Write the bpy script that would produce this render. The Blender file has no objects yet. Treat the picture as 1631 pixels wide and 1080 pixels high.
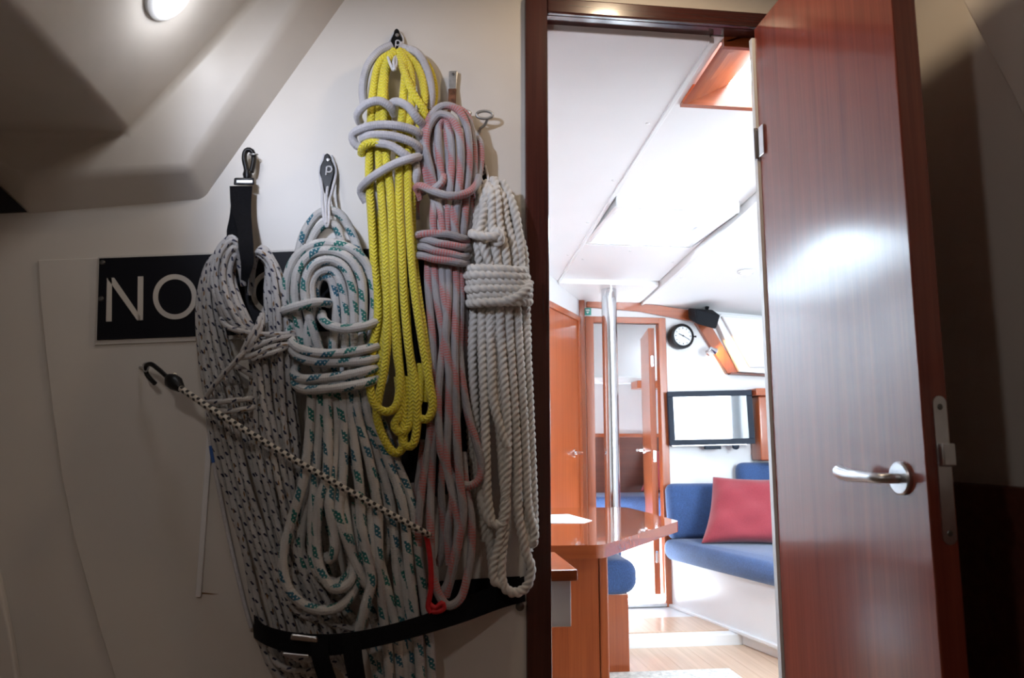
import bpy, bmesh, math, random
from mathutils import Vector, Matrix

random.seed(7)
scene = bpy.context.scene
COL = scene.collection
R = math.radians
F_PX, PITCH, YAW = 1200.0, R(8.0), R(7.1)
EYE = Vector((0.0, 0.0, 1.0))

# ------------------------------------------------------------------ camera
cd = bpy.data.cameras.new('camera')
cam = bpy.data.objects.new('camera', cd)
COL.objects.link(cam)
cam.location = EYE
cam.rotation_euler = (R(90) + PITCH, 0, -YAW)
cd.sensor_width = 36.0
cd.lens = 36.0 * F_PX / 1631.0
cd.clip_start = 0.02
cd.dof.use_dof = True
cd.dof.focus_distance = 2.5
cd.dof.aperture_fstop = 4.2
scene.camera = cam

# ------------------------------------------------------------------ world: a bright, even overcast sky
world = bpy.data.worlds.new('sky')
scene.world = world
world.use_nodes = True
bg = world.node_tree.nodes['Background']
bg.inputs[0].default_value = (0.75, 0.885, 1.0, 1)
bg.inputs[1].default_value = 36.0

vs = scene.view_settings
vs.view_transform = 'Standard'
vs.look = 'None'
vs.gamma = 1.0
vs.use_curve_mapping = False
vs.exposure = 0.0


def portal(name, loc, rot, sx, sy):
    """sampling guide in a window opening: lets the sky itself in, gives no light of its own"""
    l = bpy.data.lights.new(name, 'AREA')
    l.shape = 'RECTANGLE'
    l.size, l.size_y = sx, sy
    l.cycles.is_portal = True
    o = bpy.data.objects.new(name, l)
    o.location = loc
    o.rotation_euler = rot
    COL.objects.link(o)


# openings that let the sky in: (centre, rotation, size)
portal('sky_portal_hatch', (1.068, 3.23, 2.09), (0, 0, 0), 0.52, 0.58)
portal('sky_portal_trunk_hatch', (1.18, 2.01, 2.17), (0, 0, 0), 0.43, 0.32)
portal('sky_portal_companionway', (2.06, 1.80, 1.30), (R(90), 0, 0), 0.56, 0.96)
portal('sky_portal_port_hatch', (-0.46, 3.79, 2.03), (0, 0, 0), 0.58, 1.24)
portal('sky_portal_bow_hatch', (1.86, 5.23, 1.96), (0, 0, 0), 0.16, 0.16)


# ------------------------------------------------------------------ pixel -> place helpers
def ray(px, py):
    cx, cy = (px - 815.5) / F_PX, (540 - py) / F_PX
    y = math.cos(PITCH) - math.sin(PITCH) * cy
    z = math.sin(PITCH) + math.cos(PITCH) * cy
    c, s = math.cos(YAW), math.sin(YAW)
    return Vector((cx * c + y * s, -cx * s + y * c, z))


def aty(px, py, Y):
    d = ray(px, py)
    return EYE + d * (Y / d.y)


def atz(px, py, Z):
    d = ray(px, py)
    return EYE + d * ((Z - 1.0) / d.z)


YB = 1.80          # aft face of the bulkhead the ropes hang on
YF = 4.50          # forward bulkhead of the saloon


def W(px, py, off=0.0):
    return aty(px, py, YB - off)


# ------------------------------------------------------------------ materials
def new_mat(name):
    m = bpy.data.materials.new(name)
    m.use_nodes = True
    return m, m.node_tree, m.node_tree.nodes['Principled BSDF']


class G:
    """tiny node-graph helper"""
    def __init__(s, nt):
        s.nt = nt

    def n(s, t, **kw):
        x = s.nt.nodes.new(t)
        for k, v in kw.items():
            setattr(x, k, v)
        return x

    def put(s, sock, v):
        if hasattr(v, 'is_output') or hasattr(v, 'links'):
            s.nt.links.new(v, sock)
        else:
            sock.default_value = v

    def m(s, op, a, b=0.0, c=0.0):
        x = s.n('ShaderNodeMath', operation=op)
        s.put(x.inputs[0], a)
        s.put(x.inputs[1], b)
        if op in ('MULTIPLY_ADD', 'SMOOTH_MIN'):
            s.put(x.inputs[2], c)
        return x.outputs[0]

    def mix(s, f, a, b):
        x = s.n('ShaderNodeMix', data_type='RGBA')
        s.put(x.inputs[0], f)
        s.put(x.inputs[6], a)
        s.put(x.inputs[7], b)
        return x.outputs[2]

    def noise(s, vec, scale, detail=3.0, rough=0.5):
        x = s.n('ShaderNodeTexNoise')
        x.inputs['Scale'].default_value = scale
        x.inputs['Detail'].default_value = detail
        x.inputs['Roughness'].default_value = rough
        if vec is not None:
            s.nt.links.new(vec, x.inputs['Vector'])
        return x.outputs[0]

    def obj_coord(s, scale=(1, 1, 1)):
        t = s.n('ShaderNodeTexCoord')
        mp = s.n('ShaderNodeMapping')
        mp.inputs['Scale'].default_value = scale
        s.nt.links.new(t.outputs['Object'], mp.inputs['Vector'])
        return mp.outputs[0]

    def uv(s):
        t = s.n('ShaderNodeTexCoord')
        x = s.n('ShaderNodeSeparateXYZ')
        s.nt.links.new(t.outputs['UV'], x.inputs[0])
        return x.outputs[0], x.outputs[1]

    def bump(s, h, strength, dist, bsdf):
        b = s.n('ShaderNodeBump')
        b.inputs['Strength'].default_value = strength
        b.inputs['Distance'].default_value = dist
        s.nt.links.new(h, b.inputs['Height'])
        s.nt.links.new(b.outputs[0], bsdf.inputs['Normal'])

    def ramp(s, f, lo, hi):
        x = s.n('ShaderNodeMapRange')
        s.put(x.inputs[0], f)
        x.inputs[1].default_value = lo
        x.inputs[2].default_value = hi
        return x.outputs[0]


def c4(c):
    return (c[0], c[1], c[2], 1.0)


def plain(name, col, rough=0.5, metal=0.0, coat=0.0, var=0.06, scale=6.0, bump=0.0, bscale=60.0, spec=0.5):
    m, nt, b = new_mat(name)
    g = G(nt)
    v = g.obj_coord()
    f = g.noise(v, scale, 4)
    dark = tuple(max(0, x * (1 - 2 * var)) for x in col)
    lite = tuple(min(1, x * (1 + var)) for x in col)
    nt.links.new(g.mix(g.ramp(f, 0.3, 0.7), c4(dark), c4(lite)), b.inputs['Base Color'])
    b.inputs['Roughness'].default_value = rough
    b.inputs['Metallic'].default_value = metal
    b.inputs['Coat Weight'].default_value = coat
    b.inputs['Coat Roughness'].default_value = 0.08
    b.inputs['Specular IOR Level'].default_value = spec
    if bump:
        g.bump(g.noise(v, bscale, 3), bump, 0.002, b)
    return m


def wood(name, dark, lite, rough=0.35, coat=0.6, axis='Z', scale=1.0, coat_rough=0.12):
    """straight, fine grained wood running along one axis"""
    m, nt, b = new_mat(name)
    g = G(nt)
    s = [38.0 * scale] * 3
    s['XYZ'.index(axis)] = 1.1 * scale
    v = g.obj_coord(tuple(s))
    f1 = g.noise(v, 1.0, 5, 0.6)
    s2 = [150.0 * scale] * 3
    s2['XYZ'.index(axis)] = 3.0 * scale
    f2 = g.noise(g.obj_coord(tuple(s2)), 1.0, 3, 0.6)
    f = g.m('ADD', g.m('MULTIPLY', f1, 0.65), g.m('MULTIPLY', f2, 0.35))
    nt.links.new(g.mix(g.ramp(f, 0.32, 0.68), c4(dark), c4(lite)), b.inputs['Base Color'])
    b.inputs['Roughness'].default_value = rough
    b.inputs['Coat Weight'].default_value = coat
    b.inputs['Coat Roughness'].default_value = coat_rough
    return m


M = {}
M['gelcoat'] = plain('gelcoat_cream', (0.70, 0.655, 0.60), 0.42, var=0.03, scale=3.0, bump=0.03, bscale=25)
M['gelcoat2'] = plain('gelcoat_liner', (0.66, 0.615, 0.56), 0.38, var=0.05, scale=4.0, bump=0.05, bscale=18)
M['white'] = plain('white_lining', (0.80, 0.79, 0.79), 0.45, var=0.015, scale=2.0)
M['white_gloss'] = plain('white_panel', (0.84, 0.84, 0.84), 0.22, var=0.01)
M['mahogany'] = wood('mahogany_varnish', (0.15, 0.022, 0.013), (0.27, 0.054, 0.030), 0.40, 1.0, 'Z', 1.0, 0.16)
M['mahogany'].node_tree.nodes['Principled BSDF'].inputs['Specular IOR Level'].default_value = 0.15
M['mahogany_frame'] = wood('mahogany_frame_varnish', (0.040, 0.009, 0.007), (0.085, 0.020, 0.014), 0.25, 0.6, 'Z', 1.0, 0.10)
M['mahogany_frame_x'] = wood('mahogany_head_varnish', (0.040, 0.009, 0.007), (0.085, 0.020, 0.014), 0.25, 0.6, 'X', 1.0, 0.10)
M['cherry'] = wood('cherry_veneer', (0.25, 0.048, 0.012), (0.41, 0.098, 0.026), 0.35, 0.5, 'Z')
M['cherry_x'] = wood('cherry_veneer_across', (0.25, 0.048, 0.012), (0.41, 0.098, 0.026), 0.30, 0.6, 'X')
M['cherry_y'] = wood('cherry_veneer_along', (0.25, 0.048, 0.012), (0.41, 0.098, 0.026), 0.30, 0.6, 'Y')
M['table'] = wood('table_veneer', (0.27, 0.058, 0.018), (0.38, 0.092, 0.030), 0.12, 1.0, 'X', 1.0, 0.03)
M['darkwood'] = wood('dark_panel_veneer', (0.10, 0.030, 0.020), (0.17, 0.052, 0.032), 0.4, 0.3, 'X')
M['sole'] = wood('sole_plank_oak', (0.50, 0.33, 0.22), (0.66, 0.47, 0.34), 0.4, 0.3, 'Y', 0.7)
M['cabin_sole'] = wood('cabin_sole_teak', (0.16, 0.085, 0.045), (0.25, 0.14, 0.075), 0.45, 0.2, 'Y', 0.7)
M['steel'] = plain('polished_steel', (0.72, 0.72, 0.74), 0.12, metal=1.0, var=0.03)
M['brushed'] = plain('brushed_steel', (0.58, 0.58, 0.60), 0.30, metal=1.0, var=0.05, scale=40)
M['galv'] = plain('galvanised_steel', (0.50, 0.50, 0.49), 0.45, metal=0.9, var=0.12, scale=60)
M['rusty'] = plain('rusted_steel', (0.20, 0.085, 0.045), 0.8, metal=0.2, var=0.3, scale=80)
M['black'] = plain('black_plastic', (0.006, 0.006, 0.007), 0.35, var=0.1, spec=0.3)
M['webbing'] = plain('black_webbing', (0.006, 0.006, 0.008), 0.85, var=0.2, scale=200, bump=0.4, bscale=600, spec=0.15)
M['sign_black'] = plain('black_sign_plate', (0.006, 0.006, 0.010), 0.5, var=0.1, spec=0.12)
M['sign_white'] = plain('white_engraved_letter', (0.62, 0.58, 0.53), 0.5, var=0.03)
M['cord_white'] = plain('white_cord', (0.62, 0.61, 0.63), 0.7, var=0.06, scale=200)
M['red_cord'] = plain('red_cord', (0.55, 0.012, 0.018), 0.6, var=0.1, scale=100)
M['blue_tape'] = plain('blue_tape', (0.03, 0.12, 0.42), 0.5)
M['matt_black'] = plain('matt_black_sheet', (0.010, 0.010, 0.012), 0.9, var=0.2, scale=90, spec=0.1)
M['speaker'] = plain('speaker_black', (0.007, 0.008, 0.011), 0.7, var=0.1, bump=0.3, bscale=500, spec=0.2)
M['paper'] = plain('white_paper', (0.85, 0.85, 0.85), 0.7, var=0.01)
M['rust_mark'] = plain('rust_stain', (0.30, 0.15, 0.06), 0.8, var=0.2)
M['gap_shade'] = plain('painted_gap_shade', (0.03, 0.03, 0.036), 0.9)  # dark colour standing in for the shade inside a gap
M['brass'] = plain('dark_steel_screw', (0.16, 0.155, 0.15), 0.4, metal=0.9)
M['rubber'] = plain('grey_seal', (0.45, 0.45, 0.48), 0.5)
M['green_sign'] = plain('green_sign', (0.01, 0.26, 0.20), 0.4)
M['bezel'] = plain('television_bezel', (0.010, 0.016, 0.030), 0.5, spec=0.2)
M['clock_face'] = plain('clock_dial', (0.80, 0.82, 0.85), 0.4, var=0.01)
M['rug'] = plain('cream_rug', (0.72, 0.70, 0.65), 0.95, var=0.15, scale=50, bump=0.8, bscale=120)


def fabric(name, col, sc=420.0, var=0.25):
    m, nt, b = new_mat(name)
    g = G(nt)
    v = g.obj_coord()
    f = g.noise(v, sc, 2)
    f2 = g.noise(v, 9, 3)
    h = g.m('ADD', g.m('MULTIPLY', f, 0.7), g.m('MULTIPLY', f2, 0.3))
    nt.links.new(g.mix(g.ramp(h, 0.3, 0.7), c4([x * (1 - var) for x in col]), c4([min(1, x * (1 + var)) for x in col])), b.inputs['Base Color'])
    b.inputs['Roughness'].default_value = 0.9
    b.inputs['Sheen Weight'].default_value = 0.25
    g.bump(f, 0.4, 0.002, b)
    return m


M['blue'] = fabric('blue_upholstery', (0.030, 0.070, 0.185), 170.0, 0.35)
M['red'] = fabric('red_cushion_cloth', (0.27, 0.030, 0.042), 220.0, 0.15)


def glass_mat():
    m, nt, b = new_mat('clear_acrylic')
    g = G(nt)
    nt.nodes.remove(b)
    tr = g.n('ShaderNodeBsdfTransparent')
    tr.inputs[0].default_value = (0.93, 0.96, 0.98, 1)
    gl = g.n('ShaderNodeBsdfGlossy')
    gl.inputs['Roughness'].default_value = 0.03
    mx = g.n('ShaderNodeMixShader')
    mx.inputs[0].default_value = 0.06
    nt.links.new(tr.outputs[0], mx.inputs[1])
    nt.links.new(gl.outputs[0], mx.inputs[2])
    nt.links.new(mx.outputs[0], nt.nodes['Material Output'].inputs['Surface'])
    return m


M['glass'] = glass_mat()


def emit_mat(name, col, strength):
    m, nt, b = new_mat(name)
    b.inputs['Base Color'].default_value = c4(col)
    b.inputs['Emission Color'].default_value = c4(col)
    b.inputs['Emission Strength'].default_value = strength
    return m


M['lamp_glow'] = emit_mat('lamp_lens_lit', (0.92, 0.94, 1.0), 9.0)
M['down_glow'] = emit_mat('downlight_lens_lit', (1.0, 0.92, 0.78), 14.0)
M['read_glow'] = emit_mat('reading_lamp_bulb', (1.0, 0.62, 0.25), 30.0)


def screen_mat():
    m, nt, b = new_mat('television_glass')
    b.inputs['Base Color'].default_value = (0.03, 0.06, 0.10, 1)
    b.inputs['Roughness'].default_value = 0.04
    b.inputs['Specular IOR Level'].default_value = 1.0
    b.inputs['IOR'].default_value = 1.9
    return m


M['screen'] = screen_mat()


def rope_mat(name, kind):
    m, nt, b = new_mat(name)
    g = G(nt)
    u, v = g.uv()
    T = 2 * math.pi

    def sn(au, av):
        return g.m('SINE', g.m('MULTIPLY', g.m('ADD', g.m('MULTIPLY', u, au), g.m('MULTIPLY', v, av)), T))

    oc = g.obj_coord()
    dirt = g.ramp(g.noise(oc, 14, 4), 0.25, 0.75)
    # braid relief: two families of helices
    bw = {'blue': (4, 130), 'green': (5, 110), 'yellow': (3, 75), 'pink': (5, 120), 'grey': (4, 100), 'laid': (3, 0)}[kind]
    if kind != 'laid':
        relief = g.m('MULTIPLY', sn(bw[0], bw[1]), sn(-bw[0], bw[1]))
    if kind == 'yellow':
        pp_ = g.m('PINGPONG', g.m('MULTIPLY', u, 4.0), 0.5)
        relief = g.m('SINE', g.m('MULTIPLY', g.m('ADD', g.m('MULTIPLY', pp_, 1.6), g.m('MULTIPLY', v, 115.0)), T))
    if kind == 'blue':
        base = g.mix(dirt, (0.42, 0.40, 0.385, 1), (0.62, 0.605, 0.60, 1))
        f = g.m('MULTIPLY', g.m('GREATER_THAN', sn(2, 25), 0.72), g.m('GREATER_THAN', sn(0, 50), 0.15))
        col = g.mix(f, base, (0.010, 0.014, 0.05, 1))
        f2 = g.m('MULTIPLY', g.m('GREATER_THAN', sn(1, 2.3), 0.965), g.m('GREATER_THAN', sn(-2, 26), 0.6))
        col = g.mix(f2, col, (0.22, 0.115, 0.035, 1))
    elif kind == 'green':
        base = g.mix(dirt, (0.46, 0.44, 0.42, 1), (0.64, 0.63, 0.61, 1))
        zone = g.m('MULTIPLY', g.m('GREATER_THAN', sn(2, 5), 0.30), g.m('GREATER_THAN', sn(1, 23), -0.1))
        f = g.m('MULTIPLY', zone, g.m('GREATER_THAN', g.m('ADD', sn(5, 110), sn(-5, 110)), -1.1))
        tone = g.mix(g.ramp(g.noise(oc, 9, 1), 0.4, 0.6), (0.014, 0.17, 0.14, 1), (0.02, 0.12, 0.19, 1))
        col = g.mix(f, base, tone)
    elif kind == 'yellow':
        base = g.mix(dirt, (0.66, 0.53, 0.02, 1), (0.82, 0.70, 0.03, 1))
        col = g.mix(g.m('MULTIPLY', g.m('GREATER_THAN', relief, 0.35), 0.35), base, (0.85, 0.76, 0.22, 1))
    elif kind == 'grey':
        col = g.mix(dirt, (0.36, 0.34, 0.355, 1), (0.58, 0.56, 0.58, 1))
    elif kind == 'pink':
        base = g.mix(dirt, (0.27, 0.255, 0.265, 1), (0.42, 0.395, 0.405, 1))
        zone = g.ramp(g.m('ADD', sn(1, 8.5), g.m('MULTIPLY', g.noise(oc, 16, 2), 1.0)), 0.35, 1.25)
        tick = g.ramp(sn(0, 165), -0.8, 0.4)
        f = g.m('MULTIPLY', zone, g.m('MULTIPLY_ADD', tick, 0.65, 0.2))
        col = g.mix(f, base, (0.52, 0.115, 0.10, 1))
    else:
        col = g.mix(dirt, (0.56, 0.525, 0.47, 1), (0.74, 0.71, 0.67, 1))
        relief = sn(14, 300)
    nt.links.new(col, b.inputs['Base Color'])
    b.inputs['Roughness'].default_value = 0.75
    b.inputs['Sheen Weight'].default_value = 0.15
    g.bump(relief, {'yellow': 0.8, 'laid': 0.25}.get(kind, 0.45), {'yellow': 0.0012}.get(kind, 0.0010), b)
    return m


for k in ('blue', 'green', 'yellow', 'pink', 'grey', 'laid'):
    M['rope_' + k] = rope_mat('rope_' + k, k)


def bungee_mat():
    m, nt, b = new_mat('bungee_braid')
    g = G(nt)
    u, v = g.uv()
    a = g.m('SINE', g.m('MULTIPLY', g.m('ADD', g.m('MULTIPLY', u, 2.0), g.m('MULTIPLY', v, 62.0)), 2 * math.pi))
    c = g.m('SINE', g.m('MULTIPLY', g.m('ADD', g.m('MULTIPLY', u, -2.0), g.m('MULTIPLY', v, 62.0)), 2 * math.pi))
    f = g.m('GREATER_THAN', g.m('ADD', a, c), 0.25)
    nt.links.new(g.mix(f, (0.60, 0.56, 0.50, 1), (0.012, 0.012, 0.014, 1)), b.inputs['Base Color'])
    b.inputs['Roughness'].default_value = 0.7
    return m


M['bungee'] = bungee_mat()


# ------------------------------------------------------------------ mesh helpers
class MB:
    def __init__(s):
        s.v, s.f, s.uv = [], [], None

    def add(s, vs, fs):
        o = len(s.v)
        s.v += [tuple(x) for x in vs]
        s.f += [tuple(i + o for i in f) for f in fs]
        return s

    def box(s, x0, x1, y0, y1, z0, z1):
        return s.hexa([(x0, y0, z0), (x1, y0, z0), (x1, y1, z0), (x0, y1, z0), (x0, y0, z1), (x1, y0, z1), (x1, y1, z1), (x0, y1, z1)])

    def hexa(s, p):
        return s.add(p, [(3, 2, 1, 0), (4, 5, 6, 7), (0, 1, 5, 4), (1, 2, 6, 5), (2, 3, 7, 6), (3, 0, 4, 7)])

    def prism(s, poly, vec):
        """extrude a planar polygon by vec"""
        n = len(poly)
        vec = Vector(vec)
        a = [Vector(p) for p in poly]
        return s.add(a + [p + vec for p in a], [tuple(range(n))[::-1], tuple(range(n, 2 * n))] + [(i, (i + 1) % n, n + (i + 1) % n, n + i) for i in range(n)])

    def loft(s, rings, closed=True, caps=True):
        n = len(rings[0])
        vs = [p for r in rings for p in r]
        fs = []
        for i in range(len(rings) - 1):
            for j in range(n if closed else n - 1):
                k = (j + 1) % n
                fs.append((i * n + j, i * n + k, (i + 1) * n + k, (i + 1) * n + j))
        if caps and closed:
            fs.append(tuple(range(n))[::-1])
            fs.append(tuple((len(rings) - 1) * n + j for j in range(n)))
        return s.add(vs, fs)

    def lathe(s, prof, c, axis, n=24):
        """prof: (radius, distance along axis); c centre; axis direction"""
        ax = Vector(axis).normalized()
        t = Vector((0, 0, 1)) if abs(ax.z) < 0.9 else Vector((1, 0, 0))
        e1 = ax.cross(t).normalized()
        e2 = ax.cross(e1)
        c = Vector(c)
        rings = [[c + ax * h + (e1 * math.cos(2 * math.pi * j / n) + e2 * math.sin(2 * math.pi * j / n)) * max(r, 1e-5) for j in range(n)] for r, h in prof]
        return s.loft(rings)

    def tube(s, pts, r, n=8, closed=False, lay=0.0, twist=0.0, caps=True):
        """round tube along points with uv (around, metres); lay>0 gives three twisted strands"""
        pts = [Vector(p) for p in pts]
        L = len(pts)
        tang = []
        for i in range(L):
            a = pts[(i - 1) % L] if (closed or i) else pts[0]
            b = pts[(i + 1) % L] if (closed or i < L - 1) else pts[-1]
            tang.append((b - a).normalized())
        nrm = tang[0].orthogonal().normalized()
        rings, dist, d = [], [], 0.0
        v_off, u_off = random.uniform(0, 1), random.uniform(0, 1)
        for i in range(L):
            if i:
                d += (pts[i] - pts[i - 1]).length
                nrm = (nrm - tang[i] * nrm.dot(tang[i]))
                nrm = nrm.normalized() if nrm.length > 1e-6 else tang[i].orthogonal().normalized()
            bi = tang[i].cross(nrm)
            ri = r[i] if isinstance(r, (list, tuple)) else r
            ring = []
            for j in range(n):
                th = 2 * math.pi * j / n
                rr = ri * (1 - lay + lay * abs(math.cos(1.5 * (th - twist * d)))) if lay else ri
                ring.append(pts[i] + (nrm * math.cos(th) + bi * math.sin(th)) * rr)
            rings.append(ring)
            dist.append(d)
        o = len(s.v)
        s.v += [tuple(p) for q in rings for p in q]
        if s.uv is None:
            s.uv = {}
        m = L if closed else L - 1
        for i in range(m):
            i2 = (i + 1) % L
            v0, v1 = dist[i], dist[i2] if i2 else dist[i] + (pts[0] - pts[-1]).length
            v0, v1 = v0 + v_off, v1 + v_off
            for j in range(n):
                k = (j + 1) % n
                s.uv[len(s.f)] = ((j / n + u_off, v0), ((j + 1) / n + u_off, v0), ((j + 1) / n + u_off, v1), (j / n + u_off, v1))
                s.f.append((o + i * n + j, o + i * n + k, o + i2 * n + k, o + i2 * n + j))
        if caps and not closed:
            s.f.append(tuple(o + j for j in range(n))[::-1])
            s.f.append(tuple(o + (L - 1) * n + j for j in range(n)))
        return s

    def build(s, name, mat, parent=None, bevel=0.0, seg=2, smooth=None, sub=0):
        me = bpy.data.meshes.new(name)
        me.from_pydata(s.v, [], s.f)
        if s.uv is not None:
            ul = me.uv_layers.new(name='UVMap')
            for pi, uvs in s.uv.items():
                st = me.polygons[pi].loop_start
                for q in range(4):
                    ul.data[st + q].uv = uvs[q]
        bm = bmesh.new()
        bm.from_mesh(me)
        if s.uv is None:
            bmesh.ops.remove_doubles(bm, verts=bm.verts, dist=1e-6)
            bmesh.ops.recalc_face_normals(bm, faces=bm.faces)
        if bevel:
            ed = [e for e in bm.edges if len(e.link_faces) == 2 and e.calc_face_angle(0) > 0.3]
            bmesh.ops.bevel(bm, geom=ed, offset=bevel, segments=seg, affect='EDGES', profile=0.5)
        ang = smooth if smooth is not None else (R(40) if not bevel else R(20))
        for f_ in bm.faces:
            f_.smooth = True
        for e in bm.edges:
            e.smooth = len(e.link_faces) == 2 and e.calc_face_angle(0) < ang
        bm.to_mesh(me)
        bm.free()
        me.materials.append(M[mat] if isinstance(mat, str) else mat)
        o = bpy.data.objects.new(name, me)
        COL.objects.link(o)
        if sub:
            md = o.modifiers.new('sub', 'SUBSURF')
            md.levels = md.render_levels = sub
        if parent is not None:
            o.parent = parent
            o.matrix_parent_inverse = Matrix.Translation(-parent.location) if parent.type == 'EMPTY' else Matrix()
        return o


def spline(ctrl, step=0.010, closed=False):
    """centripetal-ish Catmull-Rom through control points, resampled at an even step"""
    P = [Vector(p) for p in ctrl]
    n = len(P)
    pts = []
    seg = n if closed else n - 1
    for i in range(seg):
        p1, p2 = P[i % n], P[(i + 1) % n]
        p0 = P[(i - 1) % n] if (closed or i) else p1 * 2 - p2
        p3 = P[(i + 2) % n] if (closed or i < n - 2) else p2 * 2 - p1
        d1, d2, d3 = [max(1e-4, (b - a).length) ** 0.5 for a, b in ((p0, p1), (p1, p2), (p2, p3))]
        m1 = (p1 - p0) / d1 - (p2 - p0) / (d1 + d2) + (p2 - p1) / d2
        m2 = (p2 - p1) / d2 - (p3 - p1) / (d2 + d3) + (p3 - p2) / d3
        m1 *= d2
        m2 *= d2
        for k in range(24):
            t = k / 24
            t2, t3 = t * t, t * t * t
            pts.append(p1 * (2 * t3 - 3 * t2 + 1) + m1 * (t3 - 2 * t2 + t) + p2 * (-2 * t3 + 3 * t2) + m2 * (t3 - t2))
    pts.append(P[0] if closed else P[-1])
    out, acc = [pts[0]], 0.0
    for a, b in zip(pts, pts[1:]):
        l = (b - a).length
        while acc + l >= step and l > 1e-9:
            a = a + (b - a) * ((step - acc) / l)
            out.append(a)
            l = (b - a).length
            acc = 0.0
        acc += l
    if not closed:
        out.append(pts[-1])
    return out


def tag(o, label=None, cat=None, group=None, kind=None):
    if label:
        o['label'] = label
    if cat:
        o['category'] = cat
    if group:
        o['group'] = group
    if kind:
        o['kind'] = kind
    return o


def thing(name, label, cat, loc, group=None, kind=None):
    o = bpy.data.objects.new(name, None)
    o.empty_display_size = 0.05
    o.location = loc
    COL.objects.link(o)
    return tag(o, label, cat, group, kind)


def struct(name, o):
    o['kind'] = 'structure'
    return o


# ================================================================== STRUCTURE: the aft cabin
DX0, DX1, DZ1 = 0.315, 0.904, 2.107      # door opening
wf = MB()
wf.box(-1.6, 0.27, YB, YB + 0.04, -0.05, 2.5)
wf.box(0.27, 0.96, YB, YB + 0.04, 2.13, 2.5)
wf.box(0.96, 1.78, YB, YB + 0.04, -0.05, 2.5)
wf.box(1.78, 2.34, YB, YB + 0.04, -0.05, 0.82)
wf.box(1.78, 2.34, YB, YB + 0.04, 1.78, 2.5)
wf.box(2.34, 2.5, YB, YB + 0.04, -0.05, 2.5)
wall_front = struct('wall_front', wf.build('wall_front', 'gelcoat'))

# big removable lining panel with a curved edge that follows the hull
edge = [(62, 415), (66, 480), (74, 560), (86, 660), (100, 760), (118, 850), (140, 930), (163, 1010), (188, 1090), (205, 1140)]
poly = [W(*p) for p in edge] + [W(849, 1140), W(832, 386)]
MB().prism(poly, (0, -0.006, 0)).build('panel', 'gelcoat', wall_front, bevel=0.002, seg=1)
poly = [W(*p) for p in [(-90, 800), (-20, 860), (2, 905), (14, 960), (24, 1010), (36, 1090), (40, 1140), (-90, 1140)]]
MB().prism(poly, (0, -0.02, 0)).build('panel', 'gelcoat', wall_front, bevel=0.004, seg=2)
poly = [W(*p) for p in [(-90, 240), (-8, 290), (44, 338), (-90, 345)]]
MB().prism(poly, (0, -0.012, 0)).build('gap_shade_panel', 'gap_shade', wall_front)  # flat dark sheet on the wall, painted as the shade of a gap
# vertical batten with a rust mark below it
b0, b1 = W(339, 640, 0.006), W(317, 950, 0.006)
MB().hexa([b1 + Vector((-.006, 0, 0)), b1 + Vector((.006, 0, 0)), b1 + Vector((.006, -.008, 0)), b1 + Vector((-.006, -.008, 0)),
           b0 + Vector((-.006, 0, 0)), b0 + Vector((.006, 0, 0)), b0 + Vector((.006, -.008, 0)), b0 + Vector((-.006, -.008, 0))]).build('batten', 'white', wall_front, bevel=0.002, seg=2)
rm = MB()
rm.add([W(321, 943.5, .0065), W(335, 945, .0065), W(350, 946.5, .0065), W(335, 947, .0065), W(320, 946, .0065)], [(0, 1, 2, 3, 4)])
rm.build('rust_mark', 'rust_mark', wall_front)

# moulded liner: ring beam against the bulkhead, then the ceiling coming aft
def xz(l, y):
    return [Vector((p[0], y, p[1])) for p in l]
Pp = [(-1.25, 1.66), (-1.03, 1.64), (-0.903, 1.524), (-0.512, 1.576), (-0.199, 2.111), (0.02, 2.49)]
Qp = [(-1.25, 1.67), (-0.985, 1.663), (-0.871, 1.587), (-0.530, 1.626), (-0.295, 2.059), (-0.04, 2.49)]
Ap = [(-1.25, 1.70), (-1.02, 1.690), (-0.90, 1.682), (-0.657, 1.698), (-0.406, 2.038), (-0.12, 2.42)]
rings = [xz(Pp, YB + 0.002), xz(Qp, YB - 0.07), xz(Ap, YB - 0.09), xz(Ap, -1.05)]
lin = MB()
lin.loft(rings, closed=False)
liner = lin.build('ceiling_liner', 'gelcoat2', bevel=0.015, seg=4, smooth=R(40))
struct('ceiling', liner)
liner.name = 'ceiling'
cab_ceil = struct('ceiling', MB().box(-0.14, 1.30, -1.05, YB, 2.40, 2.45).build('ceiling', 'gelcoat2'))
struct('wall_left', MB().box(-1.30, -1.24, -1.05, YB, -0.05, 2.5).build('wall_left', 'gelcoat'))
struct('wall_back', MB().box(-1.30, 1.30, -1.10, -1.05, -0.05, 2.5).build('wall_back', 'gelcoat'))
wr = struct('wall_right', MB().box(1.20, 1.25, -1.05, YB, -0.05, 2.5).build('wall_right', 'gelcoat'))
MB().box(1.165, 1.20, -1.05, YB, 0.0, 0.918).build('wainscot', 'darkwood', wr, bevel=0.004)
MB().prism([(1.20, 1.404, 1.972), (1.20, 1.295, 1.699), (1.20, 1.12, 1.22), (1.20, 0.2, 1.1), (1.20, 0.2, 2.4), (1.20, 1.58, 2.4)], (-0.03, 0, 0)).build('hull_panel', 'gelcoat', wr, bevel=0.006)
cf = struct('floor', MB().box(-1.30, 1.25, -1.05, YB, -0.05, -0.004).build('floor', 'cabin_sole'))
for i in range(22):
    x0 = -1.25 + i * 0.11
    MB().box(x0 + .0015, x0 + 0.1085, -1.04, YB - 0.002, -0.004, 0.004).build('plank', 'cabin_sole', cf)

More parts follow.
